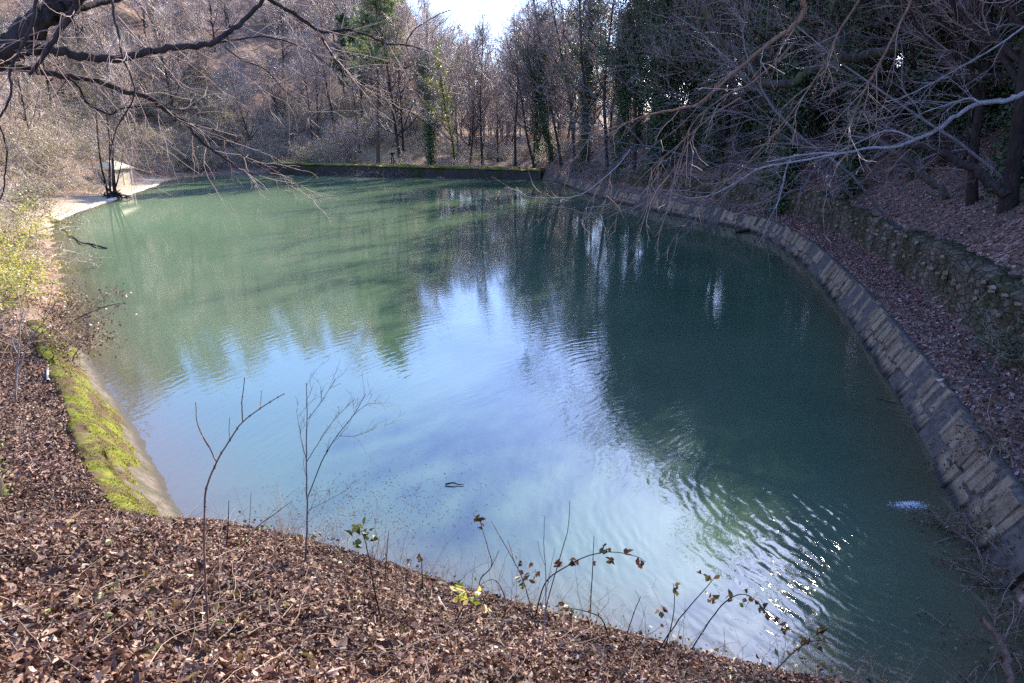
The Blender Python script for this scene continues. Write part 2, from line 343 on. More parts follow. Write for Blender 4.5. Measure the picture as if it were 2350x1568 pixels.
def shore(x, y):
    """signed distance to the shoreline (positive on land) and the profile weights there"""
    x = np.asarray(x, float).ravel(); y = np.asarray(y, float).ravel(); n = len(x)
    A = SH; Bv = np.roll(SH, -1, 0) - SH; L2 = (Bv ** 2).sum(1); Wn = np.roll(SHW, -1, 0)
    dist = np.empty(n); wt = np.empty((n, 6)); ins = np.zeros(n, bool)
    for a in range(0, n, 20000):
        b = min(n, a + 20000); px = x[a:b, None]; py = y[a:b, None]
        u = np.clip(((px - A[:, 0]) * Bv[:, 0] + (py - A[:, 1]) * Bv[:, 1]) / L2, 0, 1)
        d2 = (px - A[:, 0] - u * Bv[:, 0]) ** 2 + (py - A[:, 1] - u * Bv[:, 1]) ** 2
        k = d2.argmin(1); r = np.arange(b - a); uu = u[r, k][:, None]
        dist[a:b] = np.sqrt(d2[r, k]); wt[a:b] = SHW[k] * (1 - uu) + Wn[k] * uu
        y0, y1 = A[:, 1], A[:, 1] + Bv[:, 1]
        cr = ((y0 > py) != (y1 > py)) & (px < A[:, 0] + (py - y0) / (Bv[:, 1] + 1e-12) * Bv[:, 0])
        ins[a:b] = cr.sum(1) % 2 == 1
    return np.where(ins, -dist, dist), wt

PROF = {
 'B': ([0, .25, .8, 3.0, 6.1, 9, 30], [-.3, .4, 1.05, 2.45, 4.35, 5.3, 8]),
 'L': ([0, .95, 1.15, 2.8, 4, 30, 90, 200], [-.35, .80, 1.08, 1.2, 1.7, 12, 40, 60]),
 'N': ([0, .4, 3.2, 5, 12, 40, 90, 200], [0.0, .10, .5, 1.2, 5.0, 23, 48, 75]),
 'D': ([0, .3, .6, 6, 30, 80, 160, 300], [-.6, .9, 1.15, .8, 1.0, 1.5, 2.5, 4]),
 'R': ([0, .5, .8, 2.05, 2.5, 8, 20, 40, 100], [-.35, .58, .84, 1.0, 2.3, 6.3, 15.0, 26, 40]),
 'F': ([0, .5, .8, 2.05, 2.5, 8, 14, 30, 60, 160], [-.35, .58, .84, 1.0, 2.2, 5.0, 7.8, 10.5, 10.5, 8]),
}
def ground(x, y, full=False):
    d, wt = shore(x, y); x = np.asarray(x, float).ravel(); y = np.asarray(y, float).ravel()
    z = np.zeros(len(d))
    for i, k in enumerate(KEY): z += wt[:, i] * np.interp(d, *PROF[k])
    z = np.where(d < 0, np.maximum(-1.6, d * 0.9 - 0.3 * (1 - wt[:, 2])), z)
    az = np.degrees(np.arctan2(x, np.maximum(y, 1))); gap = np.clip((-3.5 - az) / 6.0, 0, 1); gap = gap * gap * (3 - 2 * gap)
    far = np.clip((y - 88) / 12, 0, 1) * (az < 8)
    z = np.where(d > 1.2, z * (1 - far) + far * (np.minimum(z, 1.0 + np.clip((y - 108) * .055, 0, 15)) * (1 - gap) + z * gap), z)
    nat = np.clip((d - 3.0) / 5.0, 0, 1)
    z += nat * (0.5 * wav(x, y, 0.23, 1.0) + 0.22 * wav(x, y, 0.8, 4.0)) + np.clip(d - 0.5, 0, 1) * 0.05 * wav(x, y, 2.3, 2.0)
    return (z, d, wt) if full else z
def gz(x, y): return float(ground([x], [y])[0])
def hit(px, py, lo=1.5, hi=140):
    s = np.linspace(lo, hi, 1400); d1 = D(px, py, 1.0) - EYE
    pts = EYE + s[:, None] * d1; g = np.maximum(ground(pts[:, 0], pts[:, 1]), 0.0)
    k = np.argmax(pts[:, 2] < g); return pts[k]

def axis_pts(segs):
    out = []
    for a, b, st in segs: out.append(np.arange(a, b - 1e-6, st))
    return np.concatenate(out + [[segs[-1][1]]])
gx = axis_pts([(-230, -100, 6), (-100, -16, 1.1), (-16, 18, 0.22), (18, 60, 0.9), (60, 230, 6)])
gy = axis_pts([(-40, -3, 2.0), (-3, 22, 0.22), (22, 48, 0.5), (48, 130, 1.1), (130, 420, 7)])
X, Y = np.meshgrid(gx, gy); Z, DD, WT = ground(X, Y, True)
nx, ny = len(gx), len(gy)
idx = np.arange(nx * ny).reshape(ny, nx)
Q = np.stack([idx[:-1, :-1], idx[:-1, 1:], idx[1:, 1:], idx[1:, :-1]], -1).reshape(-1, 4)
sandw = np.clip(WT[:, 2] * 1.6, 0, 1) * np.clip(1.25 - DD / 2.9 + 0.25 * wav(X.ravel(), Y.ravel(), 1.1, 0.4), 0, 1) * (Y.ravel() < 78) * np.clip((Y.ravel() - 34) / 8, 0, 1)
bx, by = X.ravel() + 17, Y.ravel() - 98
dryw = np.clip(1.3 - np.sqrt((bx / 9) ** 2 + (by / 9) ** 2) + 0.4 * wav(X.ravel(), Y.ravel(), .6, 2), 0, 1) * 0.9
me = raw_mesh("ground", np.stack([X.ravel(), Y.ravel(), Z], 1), Q, None, M['ground'], True, {"sand": sandw, "dry": dryw})
tag(link("ground", me), kind="structure")

# water sheet clipped to a box round the pond; it dips under the banks
wx = np.arange(-42, 17.1, 0.5); wy = np.arange(3.5, 91.1, 0.5)
X, Y = np.meshgrid(wx, wy); dW, wW = shore(X, Y)
ii = np.arange(len(wx) * len(wy)).reshape(len(wy), len(wx))
Q = np.stack([ii[:-1, :-1], ii[:-1, 1:], ii[1:, 1:], ii[1:, :-1]], -1).reshape(-1, 4)
Q = Q[(dW[Q] < 0.7).any(1)]
us = np.unique(Q); remap = np.full(len(dW), -1); remap[us] = np.arange(len(us))
sunlit_tone_w = np.clip((4 - X.ravel()) / 26, 0, 1) * np.clip((Y.ravel() - 16) / 30, 0, 1) * np.clip(.85 + .35 * wav(X.ravel(), Y.ravel(), .11, 2.0), 0, 1)   # sunlight on the far-left water, put into its milky green colour
near = np.clip(1.0 + dW / 1.9, 0, 1) ** 1.3
me = raw_mesh("water", np.stack([X.ravel(), Y.ravel(), np.zeros(X.size)], 1)[us], remap[Q], None, M['water'], True, {"shallow": near[us] * 0.9, "sunlit_tone": sunlit_tone_w[us]})
tag(link("water", me), kind="structure")

# ------------------------------------------------------------------ swept walls along the shore
SHD, SHDW = catmull(P0, W0, 0.25)
tn = nrm(np.roll(SHD, -2, 0) - np.roll(SHD, 2, 0))
for _ in range(6): tn = nrm(tn + np.roll(tn, 1, 0) + np.roll(tn, -1, 0))
NO = np.stack([-tn[:, 1], tn[:, 0]], 1)
def run_between(p, q):
    a = ((SHD - p) ** 2).sum(1).argmin(); b = ((SHD - q) ** 2).sum(1).argmin(); n = len(SHD)
    k = np.arange(a, b + (n if b < a else 0) + 1) % n
    return SHD[k], NO[k]
def resample(P, Nn, step):
    s = np.concatenate([[0], np.cumsum(np.linalg.norm(np.diff(P, axis=0), axis=1))])
    u = np.arange(0, s[-1], step)
    f = lambda A: np.stack([np.interp(u, s, A[:, 0]), np.interp(u, s, A[:, 1])], 1)
    return f(P), nrm(f(Nn)), u
def sweep(P, Nn, prof, jitter=None):
    """prof (M,2) of (offset, z); returns grid of vertices and quads"""
    prof = np.asarray(prof, float); K, Mm = len(P), len(prof)
    off = np.broadcast_to(prof[None, :, 0], (K, Mm)).copy(); zz = np.broadcast_to(prof[None, :, 1], (K, Mm)).copy()
    if jitter is not None: jitter(off, zz)
    V = np.concatenate([P[:, None, :] + Nn[:, None, :] * off[..., None], zz[..., None]], -1)
    i = np.arange(K * Mm).reshape(K, Mm)
    Qd = np.stack([i[:-1, :-1], i[:-1, 1:], i[1:, 1:], i[1:, :-1]], -1).reshape(-1, 4)
    return V.reshape(-1, 3), Qd, i
def capped(V, Qd, i):
    T = []
    for row in (i[0], i[-1][::-1]):
        for k in range(1, len(row) - 1): T.append((row[0], row[k], row[k + 1]))
    return V, Qd, T

# right bank: sloping stone pitching
root = tag(empty("stone_embankment", (9, 20, 0)), "sloping bank of pale fitted stones along the right waterline", "embankment")
P, Nn = run_between((4.6, 76.5), (6.5, 7.6))
Pb, Nb, u = resample(P, Nn, 0.5)
def rel(V, o): return np.asarray(V) - np.array(o)
b = Bag(); V, Qd, i = sweep(Pb, Nb, [(-.25, -.6), (-.12, -.3), (.49, .80), (.62, .82), (.68, .5)])
b.add(rel(V, (9, 20, 0)), *capped(V, Qd, i)[1:]); b.obj("mortar_bed", M['mortar'], root)
b = Bag(); Ps, Ns, u = resample(P, Nn, 0.02)
smax = u[-1]
A3 = lambda s, d, z: np.array([np.interp(s, u, Ps[:, 0]) + np.interp(s, u, Ns[:, 0]) * d, np.interp(s, u, Ps[:, 1]) + np.interp(s, u, Ns[:, 1]) * d, z])
sl0, sl1 = np.array([-.15, -.38]), np.array([.49, .80]); upn = np.array([-(sl1 - sl0)[1], (sl1 - sl0)[0]]); upn = upn / np.linalg.norm(upn)
rows = [(0.0, .26), (.26, .60), (.60, 1.0)]
for ri, (ra, rb) in enumerate(rows):
    s = random.random() * .3
    while s < smax - 1:
        ds = random.choice([.12, .17, .22, .3, .42]) * random.uniform(.8, 1.2)
        if random.random() < 0.95:
            raj, rbj = ra + random.uniform(-.05, .05) + .008, rb + random.uniform(-.05, .05) - .006
            lift = random.choice([random.uniform(.005, .05), random.uniform(-.02, .09)]); tilt = random.uniform(-.05, .05)
            top = []; wob = .05 * math.sin(s * .8) + .04 * math.sin(s * 2.3) + random.uniform(-.03, .03)
            for lv, ins in ((-.05, 0.0), (lift * .7, 0.002), (lift, 0.016)):
                for (ss, rr) in ((s + .005 + ins, raj + ins * .8), (s + ds - .005 - ins, raj + ins * .8), (s + ds - .005 - ins + tilt, rbj - ins * .8), (s + .005 + ins + tilt, rbj - ins * .8)):
                    q = sl0 + (sl1 - sl0) * rr + upn * (lv + random.uniform(-.008, .008))
                    top.append(A3(ss, q[0] + wob, q[1] + .25 * wob))
            k = [(0, 1, 5, 4), (1, 2, 6, 5), (2, 3, 7, 6), (3, 0, 4, 7)]
            b.add(rel(top, (9, 20, 0)), k + [tuple(x + 4 for x in f) for f in k] + [(8, 9, 10, 11)])
        s += ds
b.obj("stone_facing", M['pitching'], root, False)

# right bank: retaining wall behind the ledge
root = tag(empty("retaining_wall", (11, 20, 1)), "long mossy rubble retaining wall above the leafy ledge on the shaded bank", "wall")
Pw, Nw, u = resample(P, Nn, 0.14)
def jw(off, zz):
    s = u[:, None]; k = np.linspace(0, 1, off.shape[1])[None, :]
    rn = rng.standard_normal(off.shape); rn = rn + np.roll(rn, 1, 0); amp = 0.03 * np.sin(s * 1.1 + k * 3) + 0.022 * rn
    off += amp; zz[:, 6:] += (0.10 * np.sin(s * .35) + 0.04 * np.sin(s * 1.9) + 0.05 * rng.standard_normal((len(s), 1)))
    zz[:, 6:] += np.clip((30 - np.abs(s - 60)) / 30, 0, 1) * 0.1
    zz[:, 8:] -= np.linspace(0, .0, off.shape[1] - 8)[None, :]
b = Bag(); V, Qd, i = sweep(Pw, Nw, [(2.0, .7), (2.0, .95), (2.03, 1.2), (2.06, 1.45), (2.09, 1.7), (2.12, 1.95), (2.14, 2.1), (2.17, 2.22), (2.26, 2.29), (2.5, 2.31), (2.75, 2.32), (2.9, 2.0)], jw)
b.add(rel(V, (11, 20, 1)), *capped(V, Qd, i)[1:]); b.obj("wall_face", M['rubble'], root)
b = Bag(); s = 0.0
Pq, Nq, uq = resample(P, Nn, 0.05)
while s < uq[-1] - 1:                     # rough stones showing through the moss on the face and loose stones on top
    s += random.uniform(.2, .9)
    k = int(s / 0.05); 
    if k >= len(Pq): break
    for _ in range(2):
        z = random.choice([random.uniform(1.0, 2.3), 2.28 if random.random() < .4 else 1.8]); o_ = 1.97 + .06 * (z - .9) if z < 2.4 else random.uniform(2.2, 2.6)
        c0 = np.array([*(Pq[k] + Nq[k] * o_), z]); sx, sy, sz = random.uniform(.06, .17), random.uniform(.03, .06), random.uniform(.04, .09)
        t3 = np.array([-Nq[k][1], Nq[k][0], 0]); n3 = np.array([*Nq[k], 0]); z3 = np.array([0, 0, 1.0])
        vs = []
        for a in range(6):
            an = a * math.pi / 3
            for lv, sc_ in ((1, 1.0), (-.6, .72)):
                rj = random.uniform(.75, 1.15)
                vs.append(c0 + t3 * sx * math.cos(an) * rj * sc_ + z3 * sz * math.sin(an) * rj * sc_ + n3 * sy * lv)
        qs = [(2 * a, 2 * ((a + 1) % 6), 2 * ((a + 1) % 6) + 1, 2 * a + 1) for a in range(6)]
        b.add(rel(vs, (11, 20, 1)), qs, [(1, 2 * a + 1, 2 * a + 3) for a in range(1, 5)])
b.obj("rubble_stones", M['pitching'], root, False)

# left bank: concrete revetment with mossy crown
root = tag(empty("mossy_revetment", (-8, 13, 0)), "sloping concrete bank edge with bright green moss along its crown", "embankment")
P, Nn = run_between((-3.9, 8.6), (-11.6, 17.6)); Pl, Nl, u = resample(P, Nn, 0.12)
def jl(off, zz):
    s = u[:, None]; off += 0.02 * np.sin(s * 3.1) + 0.012 * rng.standard_normal(off.shape); zz += 0.012 * rng.standard_normal(off.shape)
b = Bag(); V, Qd, i = sweep(Pl, Nl, [(-.5, -.5), (-.1, -.12), (0, 0), (.14, .15), (.28, .30), (.42, .46), (.56, .62), (.66, .76), (.9, .86), (1.1, .8), (1.1, .4)], jl)
b.add(rel(V, (-8, 13, 0)), *capped(V, Qd, i)[1:]); b.obj("concrete_slope", M['concrete'], root)
def jm(off, zz):
    s = u[:, None]; sh = 0.10 * np.sin(s * .9) + 0.07 * np.sin(s * 2.7 + 1) + 0.04 * np.sin(s * 7.1)
    off[:, :5] += sh; zz[:, :5] += sh * .95
    lump = 0.04 * np.sin(s * 2.2) + 0.03 * np.sin(s * 6.3 + 2) + .022 * rng.standard_normal((len(s), 1))
    zz[:, 2:-1] += lump + 0.018 * rng.standard_normal(zz[:, 2:-1].shape); off[:, 1:-1] += 0.012 * rng.standard_normal(off[:, 1:-1].shape)
mossprof = [(.36, .32), (.39, .46), (.48, .60), (.63, .78), (.70, .88), (.79, .98), (.90, 1.06), (1.02, 1.11), (1.12, 1.12), (1.20, 1.08), (1.26, .9)]
V, Qd, i = sweep(Pl, Nl, mossprof, jm)
b = Bag(); b.add(rel(V, (-8, 13, 0)), Qd); mossob = b.obj("moss", M['moss'], root)
# fine moss tufts standing on the cushion
G = V.reshape(len(Pl), -1, 3); K = 26000
a0 = rng.random(K) ** 1.3 * (len(Pl) - 2); c0 = rng.random(K) * 8 + 1; ai, ci = a0.astype(int), c0.astype(int); fa, fc = (a0 - ai)[:, None], (c0 - ci)[:, None]
pos = G[ai, ci] * (1 - fa) * (1 - fc) + G[ai + 1, ci] * fa * (1 - fc) + G[ai, ci + 1] * (1 - fa) * fc + G[ai + 1, ci + 1] * fa * fc
def blades(pos, up, h, wd):
    K = len(pos); an = rng.random(K) * 6.283
    side = np.stack([np.cos(an), np.sin(an), np.zeros(K)], 1) * wd[:, None]
    tip = pos + up * h[:, None]
    V = np.stack([pos - side, pos + side, tip], 1).reshape(-1, 3)
    return V, np.arange(K * 3).reshape(-1, 3)
keep = (0.5 + wav(pos[:, 0], pos[:, 1], 2.6, 1.0)) > 0.05
pos = pos[keep]
up = nrm(np.stack([rng.normal(.2, .5, len(pos)), rng.normal(-.1, .5, len(pos)), np.ones(len(pos))], 1))
V, T = blades(pos - up * .01, up, rng.uniform(.015, .05, len(pos)), rng.uniform(.004, .010, len(pos)))
b = Bag(); b.add(rel(V, (-8, 13, 0)), None, T); o = b.obj("moss_tufts", M['moss_blade'], mossob, False); o["kind"] = "stuff"
# pale lip along the left shore
P, Nn = run_between((-29, 44), (-37.0, 73)); Pk, Nk, u = resample(P, Nn, 0.4)
def jk(off, zz):
    s = u[:, None]; off += 0.07 * np.sin(s * 1.3) + .03 * rng.standard_normal(off.shape)
b = Bag(); V, Qd, i = sweep(Pk, Nk, [(-.35, -.3), (-.2, .03), (-.12, .08), (.12, .12), (.3, .10), (.35, -.1)], jk)
b.add(V, *capped(V, Qd, i)[1:]); tag(b.obj("concrete_kerb", M['kerb']), "pale concrete lip at the water below the small hut", "kerb")

# dam
root = tag(empty("stone_dam", (-13, 83, 0)), "long low stone dam wall across the far end of the pond", "dam wall")
P, Nn = run_between((-29.9, 87), (3.2, 78.9)); Pd, Nd, u = resample(P, Nn, 0.3)
TOP = lambda s: 1.42 - 0.010 * s
def jd(off, zz):
    s = u[:, None]; off += .03 * np.sin(s * 2.3) + .03 * rng.standard_normal(off.shape)
    zz[:, 3:-1] += (TOP(s) - 1.35) + np.where(s > 16, .07 * np.sin(s * 1.7) + .05 * rng.standard_normal(s.shape), 0)
b = Bag(); V, Qd, i = sweep(Pd, Nd, [(-.12, -.8), (-.10, 0), (-.06, .5), (-.03, .9), (0, 1.2), (.9, 1.2), (.95, -.2)], jd)
b.add(rel(V, (-13, 83, 0)), *capped(V, Qd, i)[1:]); b.obj("wall_face", M['dam'], root)
def jc(off, zz):
    s = u[:, None]; zz += TOP(s) - 1.35; off += .02 * rng.standard_normal(off.shape)
    zz[:, 2:5] += np.where(s > 14, .10 * np.sin(s * 1.1 + 1) + .06 * np.sin(s * 3.7) + .05 * rng.standard_normal(s.shape), .015 * rng.standard_normal(s.shape))
b = Bag(); V, Qd, i = sweep(Pd, Nd, [(-.10, 1.2), (-.12, 1.22), (-.10, 1.36), (.4, 1.40), (.95, 1.38), (1.0, 1.1)], jc)
b.add(rel(V, (-13, 83, 0)), *capped(V, Qd, i)[1:]); b.obj("mossy_coping", M['moss_top'], root)

# ------------------------------------------------------------------ branch growing
UP = np.array([0, 0, 1.0])
def grow(start, dirs, length, r0, r1, Mn, trop, wig, tv=UP):
    K = len(start); P = np.zeros((K, Mn, 3)); P[:, 0] = start; d = nrm(np.asarray(dirs, float)); st = (np.asarray(length) / (Mn - 1))[:, None]
    for i in range(1, Mn):
        d = nrm(d + np.asarray(trop) * tv / (Mn - 1) + wig * rng.standard_normal((K, 3)) / math.sqrt(Mn - 1)); P[:, i] = P[:, i - 1] + d * st
    k = np.linspace(0, 1, Mn)[None, :] ** 0.9
    Rr = np.asarray(r0).reshape(-1, 1) * (1 - k) + np.asarray(r1).reshape(-1, 1) * k
    return P, np.broadcast_to(Rr, (K, Mn)).copy()
def kids(P, Rr, n, lo, hi, alo, ahi):
    K, Mn, _ = P.shape
    pi = np.repeat(np.arange(K), n); T = lo + (hi - lo) * ((np.tile(np.arange(n), K) + rng.random(K * n)) / n)
    f = T * (Mn - 1); i = np.clip(f.astype(int), 0, Mn - 2); u = (f - i)[:, None]
    pos = P[pi, i] * (1 - u) + P[pi, i + 1] * u; tan = nrm(P[pi, i + 1] - P[pi, i])
    rad = Rr[pi, i] * (1 - u[:, 0]) + Rr[pi, i + 1] * u[:, 0]
    rv = rng.standard_normal((K * n, 3)); pe = nrm(rv - (rv * tan).sum(1, keepdims=True) * tan)
    a = rng.uniform(alo, ahi, K * n)[:, None]
    return pos, tan * np.cos(a) + pe * np.sin(a), pi, T, rad
def tubes(P, Rr, S, bag):
    K, Mn, _ = P.shape
    T = np.gradient(P, axis=1) if Mn > 2 else np.repeat(P[:, 1:] - P[:, :1], 2, 1); T = nrm(T)
    md = nrm(P[:, -1] - P[:, 0]); ref = np.where(np.abs(md[:, 2:3]) < .8, UP[None], np.array([[1.0, 0, 0]]))[:, None, :]
    Nn = nrm(np.cross(T, ref)); B = np.cross(T, Nn)
    an = np.arange(S) * 2 * math.pi / S
    V = P[:, :, None, :] + Rr[:, :, None, None] * (Nn[:, :, None, :] * np.cos(an)[None, None, :, None] + B[:, :, None, :] * np.sin(an)[None, None, :, None])
    i = np.arange(K * Mn * S).reshape(K, Mn, S); j = np.roll(i, -1, 2)
    Qd = np.stack([i[:, :-1], j[:, :-1], j[:, 1:], i[:, 1:]], -1).reshape(-1, 4)
    bag.add(V.reshape(-1, 3), Qd)
def leaves(pos, nor, L, Wd, bag, shape=6, droop=0.0):
    """leaf blades: a folded pointed leaf of six corners (shape 6) or a diamond (shape 4)"""
    K = len(pos); nor = nrm(nor); rv = rng.standard_normal((K, 3)); a = nrm(np.cross(nor, rv)); b = np.cross(nor, a)
    L = np.asarray(L)[:, None]; Wd = np.asarray(Wd)[:, None]
    if shape == 4:
        V = np.stack([pos - a * L * .5, pos + b * Wd * .5, pos + a * L * .5, pos - b * Wd * .5], 1)
        bag.add(V.reshape(-1, 3), np.arange(K * 4).reshape(-1, 4)); return
    cu = rng.uniform(-.35, .6, (K, 1)) * L
    cup = rng.uniform(-.3, .65, (K, 1)) * Wd
    V = np.stack([pos - a * L * .5 + nor * cu * .4, pos - a * L * .08 + b * Wd * .5 + nor * cup, pos + a * L * .25 + b * Wd * .33 + nor * (cup + cu * .2), pos + a * L * .5 + nor * cu,
                  pos + a * L * .25 - b * Wd * .33 + nor * (cup + cu * .2), pos - a * L * .08 - b * Wd * .5 + nor * cup], 1)
    i = np.arange(K)[:, None] * 6
    bag.add(V.reshape(-1, 3), np.concatenate([i + [0, 1, 2, 3], i + [0, 3, 4, 5]], 0).reshape(-1, 4))

def scaleR(parent_rad, frac, T): return parent_rad * frac
def bare_tree(name, H, r, nlimb, ntw, nfine, bark, twig, lean=(0, 0), crown_lo=.3, spread=.9, trop=.8, stems=1, fine_len=.7, thick=1.0):
    """trunk with limbs, crown of twigs; local origin at the base"""
    K = stems
    st = np.zeros((K, 3)); st[:, :2] = rng.normal(0, .12 if K > 1 else 0, (K, 2)); st[:, 2] = -.4
    dr = np.tile(np.array([lean[0], lean[1], 1.0]), (K, 1)); dr[:, :2] += rng.normal(0, .28 if K > 1 else .04, (K, 2))
    Hs = H * rng.uniform(.75, 1.0, K) if K > 1 else np.array([H])
    P0_, R0_ = grow(st, dr, Hs, np.full(K, r), np.full(K, r * .12), 12, .25, .16)
    R0_[:, 0] *= 1.35
    tb = Bag(); tubes(P0_, R0_, 7, tb)
    p, d, pi, T, rad = kids(P0_, R0_, nlimb, crown_lo, .97, .5, 1.15)
    P1, R1 = grow(p, d, H * .36 * spread * (1.15 - T) ** .6 * rng.uniform(.6, 1.15, len(p)), np.minimum(rad * .62, r * .5), np.full(len(p), .010 * thick), 7, trop, .35)
    tubes(P1, R1, 5, tb)
    cb = Bag()
    p, d, pi, T, rad = kids(P1, R1, ntw, .15, .98, .35, .95)
    P2, R2 = grow(p, d, H * .13 * spread * rng.uniform(.5, 1.3, len(p)), np.minimum(rad * .6, .022 * thick), np.full(len(p), .006 * thick), 5, trop * .6, .4)
    tubes(P2, R2, 3, cb)
    p, d, pi, T, rad = kids(P2, R2, nfine, .1, 1.0, .3, .9)
    P3, R3 = grow(p, d, fine_len * rng.uniform(.5, 1.4, len(p)), np.full(len(p), .0085 * thick), np.full(len(p), .005 * thick), 4, trop * .4, .35)
    tubes(P3, R3, 3, cb)
    root = empty(name)
    tb.obj("trunk", bark, root); c = cb.obj("crown", twig, root)
    root["_pts"] = 0
    return root, P0_, P1, P2, P3

def brush(name, H, nst, ntw, nfine, mat, leafmat=None, nleaf=0, flat=.5, lsz=.06):
    st = rng.normal(0, .35, (nst, 3)); st[:, 2] = -.15
    dr = np.concatenate([rng.normal(0, flat, (nst, 2)), np.ones((nst, 1))], 1)
    P1, R1 = grow(st, dr, H * rng.uniform(.6, 1.25, nst), rng.uniform(.012, .03, nst), np.full(nst, .006), 8, -.5, .35)
    b = Bag(); tubes(P1, R1, 4, b)
    p, d, pi, T, rad = kids(P1, R1, ntw, .15, 1, .4, 1.1)
    P2, R2 = grow(p, d, H * .38 * rng.uniform(.4, 1.2, len(p)), np.full(len(p), .010), np.full(len(p), .006), 5, -.2, .4); tubes(P2, R2, 3, b)
    p, d, pi, T, rad = kids(P2, R2, nfine, .1, 1, .3, 1.0)
    P3, R3 = grow(p, d, H * .16 * rng.uniform(.4, 1.3, len(p)), np.full(len(p), .007), np.full(len(p), .0045), 3, 0, .4); tubes(P3, R3, 3, b)
    root = empty(name); b.obj("stems", mat, root)
    if nleaf:
        A = P3.reshape(-1, 3); k = rng.integers(0, len(A), nleaf); lb = Bag()
        leaves(A[k] + rng.normal(0, .05, (nleaf, 3)), rng.normal(0, .7, (nleaf, 3)) + UP, rng.uniform(.7, 1.4, nleaf) * lsz, rng.uniform(.5, .9, nleaf) * lsz, lb, 4)
        lb.obj("foliage", leafmat, root)
    return root

def ivy_cloud(P, Rr, n, rad, mat, parent, lsz=.09, name="ivy", clump=.5):
    """leaves crowded round branches P"""
    K, Mn, _ = P.shape; k = rng.integers(0, K, n); f = rng.random(n) * (Mn - 1.001); i = f.astype(int); u = (f - i)[:, None]
    c = P[k, i] * (1 - u) + P[k, i + 1] * u
    ph = c[:, 2] * 2.3 + k * 1.7; q = rad * (0.55 + clump * np.abs(np.sin(ph)) + .4 * rng.random(n))
    dv = nrm(rng.standard_normal((n, 3))); pos = c + dv * (q * rng.random(n) ** .5)[:, None]
    b = Bag(); leaves(pos, dv + .5 * rng.standard_normal((n, 3)) + UP * .4, rng.uniform(.7, 1.35, n) * lsz, rng.uniform(.6, 1.1, n) * lsz, b, 4)
    o = b.obj(name, mat, parent); return o

def room(x, y, z):
    """how tall a tree may stand here and still leave the sun on the glittering corner of the water"""
    t_ = (x - 4.2) * .454 + (y - 8.4) * .891; pe = abs((x - 4.2) * .891 - (y - 8.4) * .454)
    return .649 * t_ - z - 1.5 if t_ > 4 and pe < 2.2 else 99.0
def place(proto, used, x, y, rz, s, label=None, group=None, cat=None, z=None, sink=.1, tilt=None):
    o = proto if proto.name not in used else copy_tree(proto)
    used.add(proto.name)
    s = min(s, room(x, y, gz(x, y) if z is None else z) / 18.0)
    o.location = (x, y, (gz(x, y) if z is None else z) - sink); o.rotation_euler = (tilt[0] if tilt else 0, tilt[1] if tilt else 0, rz); o.scale = (s, s, s)
    if label: o["label"] = label
    if cat: o["category"] = cat
    if group: o["group"] = group
    return o
used = set()

def open_view(x, y):
    a_ = np.degrees(np.arctan2(x, y)); return ~((np.abs(a_ + 11.1) < 1.7) & (y < 97)) & ~((np.abs(a_ + 6.7) < .9) & (y < 92))
def scatter(n, xr, yr, cond, mind, seed):
    r = np.random.default_rng(seed); c = np.stack([r.uniform(*xr, n * 14), r.uniform(*yr, n * 14)], 1)
    z, d, wt = ground(c[:, 0], c[:, 1], True)
    ok = cond(c[:, 0], c[:, 1], d, wt, z) & open_view(c[:, 0], c[:, 1])
    # inside the field of view with a margin
    dep = c[:, 1] * math.cos(PITCH); ok &= np.abs(c[:, 0]) < 0.78 * dep + 9
    out = []
    for (x, y), zz in zip(c[ok], z[ok]):
        if all((x - a) ** 2 + (y - b_) ** 2 > mind ** 2 for a, b_, _ in out): out.append((x, y, zz))
        if len(out) >= n: break
    return out

# ------------------------------------------------------------------ woods
slim = [bare_tree("bare_tree", random.uniform(13, 18), random.uniform(.13, .2), 22, 11, 6, M['bark_dark'], M['twig'], crown_lo=.18, trop=.6, thick=1.6, spread=1.15, fine_len=.95)[0] for _ in range(5)]
low = [bare_tree("bare_tree", random.uniform(7, 9), .08, 12, 9, 7, M['bark_dark'], M['twig'], crown_lo=.1, stems=4, trop=.35, thick=1.3, fine_len=.7, spread=1.2)[0] for _ in range(3)]
dark = [bare_tree("dark_bare_tree", random.uniform(13, 18), random.uniform(.14, .24), 24, 12, 8, M['bark_dark'], M['twig_dark'], crown_lo=.22, trop=.5, thick=1.4, spread=1.2, fine_len=.9)[0] for _ in range(4)]

pts = scatter(150, (-110, -30), (36, 200), lambda x, y, d, wt, z: (d > 6.0) & (wt[:, 2] > .5), 2.8, 1)
for k, (x, y, z) in enumerate(sorted(pts, key=lambda p: p[1])):
    pr = (slim if k % 5 < 3 else low)[k % (5 if k % 5 < 3 else 3)]
    far = y > 105
    place(pr, used, x, y, random.uniform(0, 6.28), random.uniform(.75, 1.1), "slender leafless tree standing in the sunlit wood on the left hillside" if not far else "leafless tree high in the hazy wood at the back of the left hillside", "leafless trees on the left hillside" if not far else "leafless trees at the back of the hillside", "tree", z)
pts = scatter(95, (-75, 30), (87, 200), lambda x, y, d, wt, z: (d > 3.5) & (wt[:, 3] > .2), 2.8, 2)
for k, (x, y, z) in enumerate(pts):
    s = random.uniform(.7, .95) * (1.0 if x < -9 or x > 12 else .72)
    pr = (slim if k % 3 else low)[k % (5 if k % 3 else 3)]
    place(pr, used, x, y, random.uniform(0, 6.28), s, "leafless grey tree in the wood beyond the dam wall", "leafless trees beyond the dam wall", "tree", z)
pts = scatter(62, (2, 50), (46, 125), lambda x, y, d, wt, z: (d > 3.0) & (wt[:, 5] > .5), 2.7, 3)
